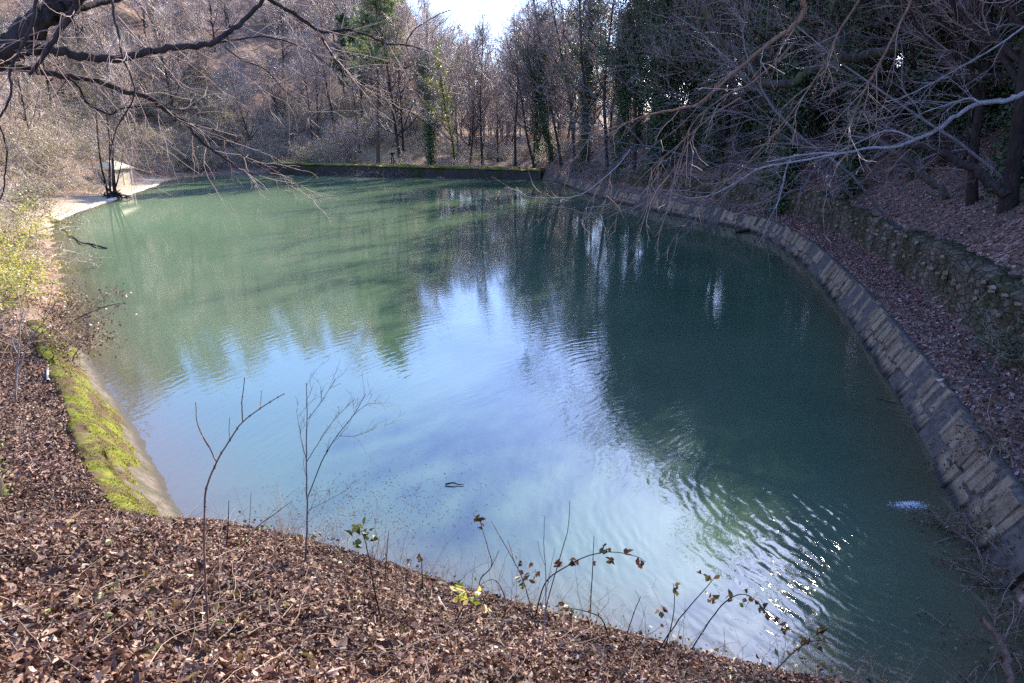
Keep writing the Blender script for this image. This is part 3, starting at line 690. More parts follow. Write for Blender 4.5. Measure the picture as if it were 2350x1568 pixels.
for k, (x, y, z) in enumerate(pts):
    pr = dark[k % 4]
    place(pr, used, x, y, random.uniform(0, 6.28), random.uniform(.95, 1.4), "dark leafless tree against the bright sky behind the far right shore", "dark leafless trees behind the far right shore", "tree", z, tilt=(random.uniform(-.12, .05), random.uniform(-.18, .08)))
pts = scatter(50, (13, 50), (8, 56), lambda x, y, d, wt, z: (d > 4.0) & (wt[:, 4] > .5), 2.5, 4)
for k, (x, y, z) in enumerate(pts):
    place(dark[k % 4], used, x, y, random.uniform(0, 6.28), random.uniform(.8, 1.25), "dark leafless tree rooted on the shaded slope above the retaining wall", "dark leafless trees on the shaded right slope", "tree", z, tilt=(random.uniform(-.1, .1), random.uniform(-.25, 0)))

pts = scatter(66, (-34, 14), (83, 170), lambda x, y, d, wt, z: (d > 2.2) & (y > 80) & (np.degrees(np.arctan2(x, y)) > -12) & (np.degrees(np.arctan2(x, y)) < 6.5), 2.5, 12)
for k, (x, y, z) in enumerate(pts):
    a_ = math.degrees(math.atan2(x, y)); top = 5.7 + .72 * abs(a_ + 1.8); hgt = 6 + math.tan(R(top)) * math.hypot(x, y) - z
    pr = slim[k % 5]
    place(pr, used, x, y, random.uniform(0, 6.28), max(.45, min(1.45, hgt / 15.0 * random.uniform(.8, 1.05))), "leafless tree low under the sky gap behind the dam", "leafless trees under the sky gap", "tree", z)
# brush on the shores and slopes
br_dry = [brush("dry_shrub", random.uniform(2.2, 3.4), 16, 8, 6, M['twig_brush'], M['shrub_leaf'], 1300, .55, .085) for _ in range(3)]
br_green = [brush("green_shrub", random.uniform(2.0, 2.8), 16, 8, 5, M['twig_brush'], M['shrub_leaf'], 2600, .6, .10) for _ in range(2)]
br_dark = [brush("dark_shrub", random.uniform(1.8, 3.0), 12, 8, 6, M['twig_dark'], M['ivy'], 160, .7, .08) for _ in range(2)]
pts = scatter(240, (-80, -12), (18, 110), lambda x, y, d, wt, z: (d > 2.2 + .5 * (y > 40) * (y < 74)) & (d < 34) & (wt[:, 2] > .4) & ~((np.abs(x + 37) < 2.3) & (np.abs(y - 62.5) < 3.4)), 1.25, 5)
for k, (x, y, z) in enumerate(pts):
    g = (k % 4 == 0)
    place((br_green if g else br_dry)[k % (2 if g else 3)], used, x, y, random.uniform(0, 6.28), random.uniform(.8, 1.5),
          "leafy green shrub among dry brush on the left bank" if g else "dry twiggy shrub in the tangle on the left bank", "green shrubs on the left bank" if g else "dry shrubs on the left bank", "shrub", z)
pts = scatter(95, (-42, 14), (80, 130), lambda x, y, d, wt, z: (d > 1.6) & (d < 22) & (wt[:, 3] > .3), 1.6, 6)
for k, (x, y, z) in enumerate(pts):
    place(br_dry[k % 3], used, x, y, random.uniform(0, 6.28), random.uniform(.5, .95), "dry twiggy shrub growing behind the dam wall", "dry shrubs behind the dam wall", "shrub", z)
pts = scatter(105, (3, 44), (10, 88), lambda x, y, d, wt, z: (d > 3.0) & (d < 24) & (wt[:, 4] + wt[:, 5] > .6), 1.8, 7)
for k, (x, y, z) in enumerate(pts):
    place(br_dark[k % 2], used, x, y, random.uniform(0, 6.28), random.uniform(.6, 1.2), "dark tangled shrub on the shaded slope above the right wall", "dark shrubs on the shaded right slope", "shrub", z)
# big shrubs at the water corner right of the dam, and evergreen lumps left of it
for (px, py, pr, s, lb) in ((215, 446, br_dry[0], .6, "low dry scrub on the beach in front of the hut's left corner"), (175, 440, br_dry[2], 1.0, "dry scrub on the shore left of the many stemmed tree"),
                            (1330, 408, br_dark[0], 1.25, "dark bushy shrub at the water beside the right end of the dam"), (1385, 424, br_dark[1], 1.15, "dark shrub overhanging the water second right of the dam end"), (1290, 400, br_dark[1], .8, "small dark shrub touching the right end of the dam"),
                            (425, 392, br_green[0], 1.35, "rounded grey green evergreen shrub at the water left of the dam"), (475, 390, br_green[1], 1.0, "dark drooping shrub over the water just left of the dam"), (540, 378, br_dry[1], .9, "dry brown shrub beside the left end of the dam")):
    p = hit(px, py); place(pr, used, p[0], p[1], random.uniform(0, 6), s, lb, None, "shrub")

# ------------------------------------------------------------------ pine and ivied trees by the dam
def pine(name, px, py, H, r, lean, needle, label, crown_lo=.3, dens=1.0, blen=.16):
    p = hit(px, py) if py else px
    root = tag(empty(name, (p[0], p[1], gz(p[0], p[1]) - .1)), label, "pine tree")
    P0_, R0_ = grow(np.array([[0, 0, -.3]]), np.array([[lean, 0, 1.0]]), np.array([H]), np.array([r]), np.array([.03]), 14, .1, .05)
    tb = Bag(); tubes(P0_, R0_, 8, tb)
    nb = int(62 * dens)
    p1, d1, pi, T, rad = kids(P0_, R0_, nb, crown_lo, .985, 1.2, 1.6)
    P1, R1 = grow(p1, d1, H * blen * (1.12 - T) ** .55 * rng.uniform(.6, 1.2, nb), np.minimum(rad * .4, .045), np.full(nb, .012), 7, .35, .15); tubes(P1, R1, 4, tb)
    p2, d2, pi2, T2, rad2 = kids(P1, R1, 8, .3, 1, .5, 1.1)
    P2, R2 = grow(p2, d2, H * .038 * rng.uniform(.5, 1.3, len(p2)), np.full(len(p2), .012), np.full(len(p2), .006), 4, .4, .2); tubes(P2, R2, 3, tb)
    tb.obj("trunk", M['bark_pine'], root)
    keep = T[pi2] > crown_lo + .16
    A = P2[keep][:, 1:].reshape(-1, 3); A = np.repeat(A, 34, 0); n = len(A)
    dv = nrm(rng.standard_normal((n, 3)) + .5 * UP); Ln = rng.uniform(.2, .42, n)
    side = nrm(np.cross(dv, rng.standard_normal((n, 3)))) * .022
    V = np.stack([A - side, A + side, A + dv * Ln[:, None]], 1).reshape(-1, 3)
    b = Bag(); b.add(V, None, np.arange(n * 3).reshape(-1, 3)); b.obj("crown", needle, root, False)
    return root
pine("pine_tree", 868, 379, 25.0, .26, .035, M['needle'], "tall slim pine with a thin pale green crown behind the person on the dam", .3, 2.2, .18)
pine("pine_tree", 826, 352, 17.0, .14, .0, M['needle_dark'], "smaller darker pine left of the tall pale pine behind the dam", .35, .7, .2)
pine("pine_tree", (24.5, 63.0), None, 20.0, .17, -.05, M['needle_dark'], "bluish green pine among the ivied trunks above the far right shore", .2, 1.3, .15)

def ivied(name, p, H, r, lean, n, rad, ivy, label, twig=None, nlimb=10, clump=.5, lsz=.1, frac=.8, group=None, cat="ivied tree", limbs=0):
    big = limbs > 0; H = min(H, room(p[0], p[1], gz(p[0], p[1])) * .92)
    root, P0_, P1, P2, P3 = bare_tree(name, H, r, 20 if big else nlimb, 10 if big else 7, 7 if big else 5, M['bark_dark'], twig or M['twig_dark'], lean=lean, crown_lo=.25 if big else .35, trop=.45, thick=1.3, spread=1.2 if big else .9)
    root.location = (p[0], p[1], gz(p[0], p[1]) - .1); tag(root, label, cat, group)
    k = max(3, int(12 * frac)); B = P0_[:, :k]
    ivy_cloud(B, None, n, rad * (.75 if big else 1), ivy, root, lsz, "ivy", clump)
    if big:
        sel = rng.permutation(len(P1))[:limbs + 4]
        ivy_cloud(P1[sel][:, :6], None, int(n * .8), rad * .9, ivy, root, lsz, "ivy", clump + .2)
        ivy_cloud(P2[rng.permutation(len(P2))[:limbs * 5]], None, int(n * .5), rad * .6, ivy, root, lsz, "ivy", clump)
    return root
p = hit(990, 382); ivied("ivied_tree", p, 13.5, .15, (-.01, 0), 6500, .95, M['ivy'], "dark green ivy covered tree beside the person on the dam", None, 7, .6, .17, .95, None, "ivied tree", 9)
p = hit(1044, 384); ivied("ivied_tree", p, 13.0, .12, (.02, 0), 1500, .5, M['ivy_yellow'], "tree with sunlit yellow green ivy right of the dark ivied tree", M['twig'], 8, .8, .13, .85, None, "ivied tree", 1)
# ivied trees on the right: pixel of the base, height, lean
IV = [(1270, 372, 15, .2, (-.16, .0), 5200, .8, "ivied leaning trunk at the right end of the dam", 3), (1340, 385, 17, .2, (-.05, 0), 7500, .95, "tall ivy choked tree just right of the dam corner", 6),
      (1420, 392, 18, .24, (-.03, 0), 11000, 1.2, "massive dark ivied tree rising right of the dam corner", 8), (1500, 400, 18, .24, (-.04, 0), 12000, 1.3, "broad dark ivied tree in the middle of the right shore trees", 9), (1238, 372, 14, .13, (-.12, 0), 2000, .5, "thin leaning ivied trunk above the dam's right half", 2),
      (1610, 330, 16, .2, (0, 0), 8000, 1.1, "ivied tree behind the curved mossy limb", 6), (1700, 335, 17, .22, (-.02, 0), 6000, .9, "ivied tree with bright sky gaps on both sides", 4),
      (1830, 330, 17, .22, (.02, 0), 6000, .9, "dark ivied trunk right of the sky gaps", 4), (1960, 330, 15, .22, (-.05, 0), 14000, 1.5, "bushy ivied tree with broad glossy leaves above the right bank", 10),
      (2100, 300, 15, .26, (.0, 0), 15000, 1.5, "thick ivied tree in the dark upper right of the wood", 10), (2230, 330, 14, .26, (.02, 0), 14000, 1.4, "ivied tree nearest the right edge of the view", 10), (2330, 420, 12, .22, (.0, 0), 9000, 1.1, "ivied stump like trunk low on the right edge slope", 5), (1880, 300, 17, .2, (0, 0), 9000, 1.2, "tall ivied tree with a leafy crown behind the bushy one", 8)]
for (px, py, H, r, ln, n, rad, lb, lm) in IV:
    p = hit(px, py); ivied("ivied_tree", p, H, r, ln, n, rad, M['ivy'], lb, None, 9, .6, .15, .75, None, "ivied tree", lm)

IVP = [ivied("ivied_tree", (0, 0), random.uniform(15, 18), .2, (random.uniform(-.08, .04), 0), 5200, 1.0, M['ivy'], "ivied tree in the dark wood on the right bank", None, 9, .6, .16, .7, "ivied trees massed on the right bank", "ivied tree", 9) for _ in range(3)]
pts = scatter(8, (9, 46), (26, 92), lambda x, y, d, wt, z: (d > 4.0) & (wt[:, 4] + wt[:, 5] > .6) & ~((np.degrees(np.arctan2(x, y)) > 4.2) & (np.degrees(np.arctan2(x, y)) < 6.2)), 3.4, 11)
for k, (x, y, z) in enumerate(pts): place(IVP[k % 3], used, x, y, random.uniform(0, 6.28), random.uniform(.8, 1.15), z=z)
for k, (x, y) in enumerate(((16.8, 43), (17, 47.5), (14.5, 51), (12.6, 56), (17.5, 53), (25.5, 40), (27.5, 46), (24, 35), (20, 33.5), (22, 28), (16.6, 34), (18.2, 37.5), (20.4, 41), (18, 31), (21, 37.5), (15.6, 40.5), (23, 42))): place(IVP[k % 3], used, x, y, random.uniform(0, 6.28), random.uniform(1.0, 1.25))
# trees that stand out on the far side: big branching bare trees above the dam's right half
for (px, py, H, ln, lb) in ((1108, 383, 17, (-.02, 0), "tall forked bare tree against the sky gap behind the dam"), (1182, 384, 17, (-.06, .0), "bare tree with a wide open top right of the sky gap"), (1228, 386, 13, (-.10, 0), "dark bare tree leaning left over the right end of the dam"),
                            (722, 368, 15, (.05, 0), "bare tree with a pale bent foot behind the mossy end of the dam"), (1290, 386, 24, (-.06, 0), "very tall bare tree at the right end of the dam"), (1318, 388, 22, (-.03, 0), "tall bare tree just right of the dam corner, leaning a little left"), (1350, 390, 24, (0, 0), "tall straight bare tree beside the ivy choked tree at the dam corner"), (1395, 394, 23, (-.04, 0), "tall bare tree left of the massive dark ivied tree"), (1455, 400, 23, (.0, 0), "tall bare tree right of the massive dark ivied tree"),
                            (770, 300, 14, (0, 0), "short dark trunked bare tree on the slope left of the pine"), (910, 330, 14, (.0, 0), "thin dark bare tree on the slope right of the pine")):
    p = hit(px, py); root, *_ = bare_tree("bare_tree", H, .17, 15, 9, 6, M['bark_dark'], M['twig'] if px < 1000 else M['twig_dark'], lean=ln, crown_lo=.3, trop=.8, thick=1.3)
    root.location = (p[0], p[1], gz(p[0], p[1]) - .1); tag(root, lb, "tree")

# many stemmed tree on the left shore before the hut
p = hit(258, 452); root = tag(empty("alder_clump", (p[0], p[1], -.1)), "many stemmed bare tree on a dark root clump at the water before the hut", "tree")
st = rng.normal(0, .18, (7, 3)); st[:, 2] = .3; dr = np.array([[-.06, 0, 1], [.0, 0, 1], [.05, .1, 1], [.12, -.1, 1], [.55, 0, 1], [.10, .1, 1], [-.35, -.2, 1]], float)
Pa, Ra = grow(st, dr, np.array([9.5, 9, 8.5, 9, 4.2, 7, 3]), np.array([.10, .09, .08, .09, .08, .06, .05]), np.full(7, .014), 10, .25, .15)
b = Bag(); tubes(Pa, Ra, 6, b); b.obj("stems", M['bark_dark'], root)
b = Bag(); q, d, _, T, rad = kids(Pa, Ra, 9, .25, 1, .5, 1.1); Pb_, Rb_ = grow(q, d, rng.uniform(.6, 2.0, len(q)), np.full(len(q), .02), np.full(len(q), .008), 5, .3, .3); tubes(Pb_, Rb_, 3, b)
q, d, _, T, rad = kids(Pb_, Rb_, 7, .2, 1, .4, 1); P3_, R3_ = grow(q, d, rng.uniform(.3, .9, len(q)), np.full(len(q), .010), np.full(len(q), .006), 4, .2, .3); tubes(P3_, R3_, 3, b); b.obj("crown", M['twig_dark'], root)
b = Bag(); q = rng.normal(0, 1, (60, 3)) * [.35, .35, .12] + [0, 0, .15]; d = rng.normal(0, 1, (60, 3)) * [1, 1, .35]; Pr, Rr_ = grow(q, d, rng.uniform(.5, 1.3, 60), np.full(60, .09), np.full(60, .03), 5, -.4, .5); tubes(Pr, Rr_, 5, b); b.obj("root_clump", M['bark_dark'], root)

# ------------------------------------------------------------------ long branched trees leaning over the water from the right bank
def leaning(name, x, y, L, r, dirv, label, pale, nl=7, seed=0, tropv=(0, 0, -.15)):
    root = tag(empty(name, (x, y, gz(x, y) - .15)), label, "tree")
    P0_, R0_ = grow(np.array([[0, 0, 0.0]]), np.array([dirv], float), np.array([L]), np.array([r * .6]), np.array([.02]), 14, .5, .3, np.array([-.3, 0, .35 + tropv[2]]))
    tb = Bag(); tubes(P0_, R0_, 7, tb)
    p, d, pi, T, rad = kids(P0_, R0_, nl, .2, .97, .4, 1.0)
    d = nrm(d + np.array([-.75, -.1, -.05])); P1, R1 = grow(p, d, L * .48 * (1.2 - T) * rng.uniform(.6, 1.15, len(p)), np.minimum(rad * .5, .032), np.full(len(p), .008), 9, .4, .5, np.array([-.4, 0, -.3])); tubes(P1, R1, 5, tb)
    cb = Bag(); p, d, pi, T, rad = kids(P1, R1, 7, .15, 1, .35, .9); d = nrm(d + np.array([-.35, 0, -.08])); P2, R2 = grow(p, d, L * .16 * rng.uniform(.4, 1.3, len(p)), np.minimum(rad * .6, .010), np.full(len(p), .004), 7, .15, .5); tubes(P2, R2, 4, cb)
    p, d, pi, T, rad = kids(P2, R2, 5, .1, 1, .3, .9); P3, R3 = grow(p, d, L * .06 * rng.uniform(.4, 1.4, len(p)), np.full(len(p), .0048), np.full(len(p), .003), 5, .15, .45); tubes(P3, R3, 3, cb)
    tb.obj("trunk", M['bark_grey'] if pale else M['bark_dark'], root); cb.obj("crown", M['twig_pale'] if pale else M['twig_dark'], root)
    return root
LT = [(16.4, 33, 12, .14, (-.75, -.15, .62), "pale branched tree leaning far over the water at the bend", 2), (14.6, 25.5, 10, .11, (-.8, -.2, .5), "pale barked tree stretching low over the wall toward the water", 2),
      (17.8, 38.5, 13, .16, (-.7, -.3, .6), "grey tree leaning left over the far bend of the wall", 2), (15.2, 47, 12, .15, (-.8, -.1, .45), "pale tree sweeping down to the water beyond the bend", 2), (12.6, 55, 12, .14, (-.75, -.2, .5), "grey tree bowed over the far right shore", 2),
      (18.6, 30, 13, .15, (-.65, -.2, .8), "dark tree arched high over the right ledge", 0), (20.5, 36, 14, .18, (-.55, -.25, .9), "dark crooked tree leaning out from the upper right slope", 0), (15.8, 21.5, 9, .10, (-.7, .1, .8), "thin grey tree tilted over the nearer ledge", 2), (10.2, 63, 11, .12, (-.7, -.2, .6), "dark tree bent over the water near the dam", 0)]
for a in LT: leaning("leaning_tree", *a)

# ------------------------------------------------------------------ traced limbs: each at its own distance with real girth
def smooth_line(pts, per=5):
    pts = np.asarray(pts, float); n = len(pts); out = []
    for i in range(n - 1):
        p0, p1, p2, p3 = pts[max(i - 1, 0)], pts[i], pts[i + 1], pts[min(i + 2, n - 1)]
        for j in range(per):
            u = j / per; out.append(.5 * ((2 * p1) + (-p0 + p2) * u + (2 * p0 - 5 * p1 + 4 * p2 - p3) * u * u + (-p0 + 3 * p1 - 3 * p2 + p3) * u ** 3))
    out.append(pts[-1]); return np.array(out)
def limb_line(px, d0, d1, r0, r1, per=5):
    """px: photo points, depths and pixel radii at both ends"""
    px = np.asarray(px, float); s = np.concatenate([[0], np.cumsum(np.linalg.norm(np.diff(px, axis=0), axis=1))]); k = s / s[-1]
    P3 = np.array([D(x, y, d0 + (d1 - d0) * u) for (x, y), u in zip(px, k)])
    L = smooth_line(P3, per); kk = np.linspace(0, 1, len(L)); dep = d0 + (d1 - d0) * kk
    Rr = (r0 + (r1 - r0) * kk) * dep / FPX
    L[1:-1] += rng.normal(0, 1, (len(L) - 2, 3)) * (Rr[1:-1] * .25)[:, None]
    return L, Rr
def poly_tube(L, Rr, S, bag): tubes(L[None], Rr[None], S, bag)
def side_twigs(L, Rr, n, ln, bag, droop=-.15, bias=(0, 0, 0), lo=.1, r=.0035, fine=5, S=3):
    q, d, _, T, rad = kids(L[None], Rr[None], n, lo, 1, .4, 1.1); d = nrm(d + np.array(bias))
    P1, R1 = grow(q, d, ln * rng.uniform(.3, 1.3, n), np.minimum(rad * .55, r * 2), np.full(n, r * .7), 8, droop, .4); tubes(P1, R1, S, bag)
    q, d, _, T, rad = kids(P1, R1, fine, .15, 1, .35, .9); P2, R2 = grow(q, d, ln * .36 * rng.uniform(.3, 1.3, len(q)), np.full(len(q), r), np.full(len(q), r * .6), 6, droop, .35); tubes(P2, R2, 3, bag)
    return P2

OT = tag(empty("overhanging_tree", (-7.6, 6.0, gz(-7.6, 6.0))), "dark mossy tree at the upper left whose bare limbs hang over the pond", "tree")
o0 = np.array([-7.6, 6.0, gz(-7.6, 6.0)])
A = dict(
 main=([(-330, 330), (-180, 235), (-20, 129), (51, 82), (117, 31), (160, -10), (230, -90)], 7.0, 7.6, 34, 20),
 second=([(-180, 235), (-20, 152), (23, 133), (62, 117), (109, 113), (164, 125), (227, 135), (273, 135), (324, 121), (375, 111), (430, 105), (480, 100), (520, 78), (559, 47), (602, 0), (640, -60)], 7.0, 8.6, 13, 4),
 upper=([(130, 45), (176, 23), (219, 10), (280, -3), (380, -30)], 7.4, 8.4, 9, 4),
 low=([(-180, 235), (-60, 165), (0, 154), (51, 156), (98, 166), (164, 176), (219, 184), (273, 205), (324, 219), (352, 230), (375, 250), (414, 273), (434, 289), (449, 312), (480, 340), (520, 367), (547, 387), (600, 405)], 7.0, 9.4, 10, 1.2),
 lowfork=([(434, 289), (480, 291), (520, 324), (566, 363), (609, 391), (641, 414), (680, 437)], 8.9, 9.8, 2.2, .8),
 hook=([(156, 178), (180, 199), (195, 230), (219, 250), (254, 262), (277, 250), (324, 244), (371, 246), (420, 252), (470, 247)], 7.8, 9.0, 3.4, 1),
 top=([(540, -60), (621, 0), (664, 23), (703, 51), (742, 74), (797, 68), (840, 80), (890, 100), (934, 104), (985, 118)], 8.2, 10.2, 6, 1.2),
 topup=([(930, 103), (949, 70), (977, 51), (1008, 33), (1040, 22)], 10.0, 10.4, 1.6, .7),
 topdown=([(725, 66), (754, 109), (770, 141), (785, 158), (811, 178)], 9.0, 9.4, 3.6, 1.2),
 drop=([(230, -60), (256, 0), (262, 39), (273, 78), (281, 129), (301, 176), (309, 211), (300, 240), (270, 289), (258, 330), (250, 370)], 6.8, 7.0, 3.4, 1.0),
 dark=([(200, -60), (176, 0), (156, 43), (117, 105), (90, 145), (68, 172)], 6.6, 6.8, 9, 3),
 droop=([(100, -60), (86, 0), (74, 51), (51, 105), (23, 164), (27, 203), (16, 242), (-5, 275)], 6.6, 6.6, 4.5, 2.2),
 edge=([(-20, 240), (0, 289), (16, 344), (12, 398), (8, 441), (-6, 465)], 6.9, 6.9, 2.2, 1.4),
 arc=([(480, 100), (540, 92), (600, 84), (660, 96), (720, 125), (770, 165), (800, 205)], 8.4, 9.4, 2.6, .8),
 mid=([(518, 110), (560, 140), (610, 160), (650, 205), (690, 236), (740, 275)], 8.6, 9.4, 1.8, .8))
tw = Bag()
for nm, (px, d0, d1, r0, r1) in A.items():
    L, Rr = limb_line(px, d0, d1, r0, r1); L = L - o0
    b = Bag(); poly_tube(L, Rr, 10 if r0 > 8 else 7, b); b.obj("limb", M['bark_dark'], OT)
    nn = {'main': 12, 'second': 18, 'low': 16, 'top': 14}.get(nm, 9)
    side_twigs(L, Rr, nn, 1.1 if r0 > 3 else .7, tw, -.15, (.1, 0, -.05), .12, .0030, 5)
tw.obj("twigs", M['twig_dark'], OT)
L = np.array([[0, 0, -.4], [-.1, .1, 1.0], [-.05, .2, 2.4]]); e = limb_line(A['main'][0], 7, 7.6, 34, 20)[0][0] - o0
L = smooth_line(np.array([[-.6, -.5, -.5], [-.5, -.4, .8], e * .6 + np.array([-.3, -.2, 0]), e, e + np.array([-.1, .3, 1.8]), e + np.array([-.6, .6, 5])]), 5)
b = Bag(); poly_tube(L, np.linspace(.30, .12, len(L)), 10, b); b.obj("trunk", M['bark_dark'], OT)

OR = tag(empty("overhanging_tree", (15.5, 14.0, gz(15.5, 14.0))), "tree beyond the right edge whose thin brown branches cross the upper right", "tree")
o1 = np.array([15.5, 14.0, gz(15.5, 14.0)])
B_ = dict(
 arch=([(1830, -60), (1842, 0), (1846, 23), (1823, 59), (1784, 86), (1725, 133), (1666, 184), (1604, 238), (1561, 250), (1510, 260), (1455, 275), (1400, 296), (1330, 310)], 11.5, 13.0, 6.5, 1.2, 'bark_brown'),
 archb=([(1823, 98), (1729, 188), (1666, 219), (1588, 285), (1561, 363), (1522, 422), (1471, 484)], 11.5, 12.5, 2.4, .9, 'bark_brown'),
 streak=([(2120, -60), (2092, 0), (2041, 102), (2010, 160), (1979, 219), (1955, 281), (1944, 371)], 11.0, 11.5, 3.2, 1.2, 'bark_brown'),
 streakb=([(1990, -40), (1971, 0), (1924, 74), (1901, 129), (1862, 195), (1800, 280), (1700, 390), (1600, 470)], 11.5, 12.5, 2.6, .9, 'bark_brown'),
 forky=([(1700, 225), (1640, 262), (1560, 330), (1500, 380), (1440, 440), (1379, 487), (1317, 487)], 11.8, 12.6, 2.2, .9, 'bark_brown'),
 loop=([(1446, 344), (1422, 375), (1379, 415), (1330, 448), (1274, 455), (1211, 451), (1184, 430)], 12.6, 13.2, 1.6, .8, 'bark_pale'))
tw = Bag()
for nm, (px, d0, d1, r0, r1, mt) in B_.items():
    L, Rr = limb_line(px, d0, d1, r0, r1); L = L - o1
    b = Bag(); poly_tube(L, Rr, 7, b); b.obj("limb", M[mt], OR)
    side_twigs(L, Rr, 8, 1.3, tw, -.2, (-.3, 0, -.2), .2, .0042, 5)
tw.obj("twigs", M['twig_dark'], OR)
e = limb_line(B_['arch'][0], 11.5, 13, 6, 1)[0][0] - o1; e2 = limb_line(B_['streak'][0], 11, 11.5, 6, 1)[0][0] - o1; e3 = limb_line(B_['streakb'][0], 11.5, 11.5, 6, 1)[0][0] - o1
b = Bag(); L = smooth_line(np.array([[0, 0, -.4], [0, .1, 2], [-.4, 0, 4.5], [-1.2, -.3, 7.5], [-1.5, -.4, 10]]), 5); poly_tube(L, np.linspace(.22, .07, len(L)), 8, b)
for ee in (e, e2, e3):
    L2 = smooth_line(np.array([L[14], (L[14] + ee) / 2 + [0, 0, .7], ee]), 5); poly_tube(L2, np.linspace(.07, .035, len(L2)), 6, b)
b.obj("trunk", M['bark_brown'], OR)

BP = tag(empty("pale_branch_tree", (14.5, 16.2, gz(14.5, 16.2))), "tree at the right edge with one long whitish branch reaching over the bank", "tree")
o2 = np.array([14.5, 16.2, gz(14.5, 16.2)])
C_ = [([(2460, 150), (2350, 213), (2311, 230), (2252, 238), (2186, 270), (2155, 297), (2104, 320), (2057, 336), (1991, 340), (1940, 351), (1880, 352), (1823, 359), (1760, 372)], 15.5, 18, 6.5, 1.3),
      ([(2252, 238), (2228, 226), (2200, 232), (2165, 243), (2120, 258)], 16, 16.6, 3, .9), ([(2104, 320), (2040, 300), (1990, 318), (1930, 345), (1870, 372)], 16.8, 17.5, 2.2, .9),
      ([(1940, 351), (1803, 375), (1744, 387), (1698, 414), (1639, 445), (1588, 455), (1549, 445)], 17.2, 18.5, 2.4, .9), ([(1835, 357), (1819, 359), (1803, 391), (1795, 434), (1780, 477), (1760, 512)], 17.8, 17.8, 2.0, 1.0),
      ([(2420, 10), (2350, 62), (2290, 105), (2220, 145), (2150, 185), (2080, 220), (2030, 235)], 15, 16, 2.6, .8)]
tw = Bag()
for px, d0, d1, r0, r1 in C_:
    L, Rr = limb_line(px, d0, d1, r0, r1); L = L - o2; b = Bag(); poly_tube(L, Rr, 7, b); b.obj("limb", M['bark_pale'], BP)
    side_twigs(L, Rr, 12, 1.5, tw, -.1, (-.5, 0, -.05), .15, .0042, 6)
tw.obj("twigs", M['twig_pale'], BP)
e = D(2460, 150, 15.5) - o2; b = Bag(); L = smooth_line(np.array([[0, 0, -.5], [.05, 0, 1.2], [.1, -.1, 2.2], e * [1, 1, .9], e + [-.1, 0, .1], e + [.3, .2, 4.0]]), 5); poly_tube(L, np.linspace(.12, .06, len(L)), 8, b)
e = D(2420, 10, 15) - o2; L2 = smooth_line(np.array([L[-3], (L[-3] + e) / 2 + [0, 0, .2], e]), 5); poly_tube(L2, np.linspace(.07, .026, len(L2)), 6, b); b.obj("trunk", M['bark_moss'], BP)

def lone(name, px, d0, d1, r0, r1, mt, label, cat, twigs=0, tl=1.0, ivy=0):
    L, Rr = limb_line(px, d0, d1, r0, r1); b0 = L[0].copy(); root = tag(empty(name, tuple(b0)), label, cat)
    b = Bag(); poly_tube(L - b0, Rr, 9, b); b.obj("trunk", M[mt], root)
    if twigs:
        t_ = Bag(); side_twigs(L - b0, Rr, twigs, tl, t_, -.1, (-.2, 0, .1), .2, .005, 5); t_.obj("twigs", M['twig_dark'], root)
    if ivy: ivy_cloud((L - b0)[None], None, ivy, .35, M['ivy'], root, .09)
    return root
lone("fallen_tree", [(2060, 110), (1985, 128), (1936, 137), (1901, 152), (1854, 164), (1815, 191), (1764, 191), (1729, 168), (1682, 117), (1643, 86), (1627, 40), (1600, -20)], 25, 27, 11, 7, 'bark_moss', "thick mossy limb sagging in a curve before the sky gaps", "fallen tree", 14, 2.0, 300)
lone("fallen_tree", [(2310, 450), (2291, 434), (2237, 391), (2194, 367), (2135, 340), (2077, 336), (2010, 340)], 17.0, 18.5, 13, 5, 'bark_dark', "dark bent trunk propped over the right slope", "fallen tree", 10, 1.4)
lone("fallen_tree", [(2172, 452), (2155, 434), (2096, 383), (2041, 340), (1990, 300)], 19, 20.5, 9, 5, 'bark_moss', "mossy slanting trunk left of the dark bent one", "fallen tree", 8, 1.4)
lone("fallen_log", [(2400, 170), (2330, 172), (2230, 180), (2140, 178), (2060, 186)], 20, 22, 9, 5, 'bark_dark', "straight dark log lying level across the ivied trees", "log", 6, 1.2, 200)
def ground_log(name, px, r, mt, label):
    P = np.array([hit(x, y) for x, y in px]); P[:, 2] += r * .8; L = smooth_line(P, 4); b0 = L[0].copy(); root = tag(empty(name, tuple(b0)), label, "log")
    b = Bag(); poly_tube(L - b0, np.linspace(r, r * .6, len(L)), 8, b); b.obj("trunk", M[mt], root); t_ = Bag(); side_twigs(L - b0, np.linspace(r, r * .6, len(L)), 4, .7, t_, .1); t_.obj("twigs", M['twig'], root)
ground_log("fallen_log", [(2010, 497), (2062, 494), (2120, 480), (2180, 470)], .06, 'bark_brown', "thin brown log lying on the leafy slope above the wall")
ground_log("fallen_log", [(2255, 652), (2300, 668), (2350, 680), (2400, 690)], .07, 'bark_brown', "weathered log resting along the top of the near wall")

# ------------------------------------------------------------------ hut on the left shore
p = hit(268, 424); hut = tag(empty("concrete_hut", (p[0] - .3, p[1] + .2, .45), R(84)), "small pale concrete hut with a low hipped roof on the left shore", "hut")
def boxv(x0, x1, y0, y1, z0, z1): return [(x0, y0, z0), (x1, y0, z0), (x1, y1, z0), (x0, y1, z0), (x0, y0, z1), (x1, y0, z1), (x1, y1, z1), (x0, y1, z1)]
BQ = [(0, 3, 2, 1), (4, 5, 6, 7), (0, 1, 5, 4), (1, 2, 6, 5), (2, 3, 7, 6), (3, 0, 4, 7)]
b = Bag(); b.add(boxv(-1.5, 1.5, -1.2, 1.2, -.8, 1.75), BQ)
for x in (-1.42, 1.42): b.add(boxv(x - .12, x + .12, -1.26, -1.2, -.6, 1.74), BQ)
for y in (-1.1, 1.1): b.add(boxv(1.5, 1.56, y - .1, y + .1, -.6, 1.74), BQ)
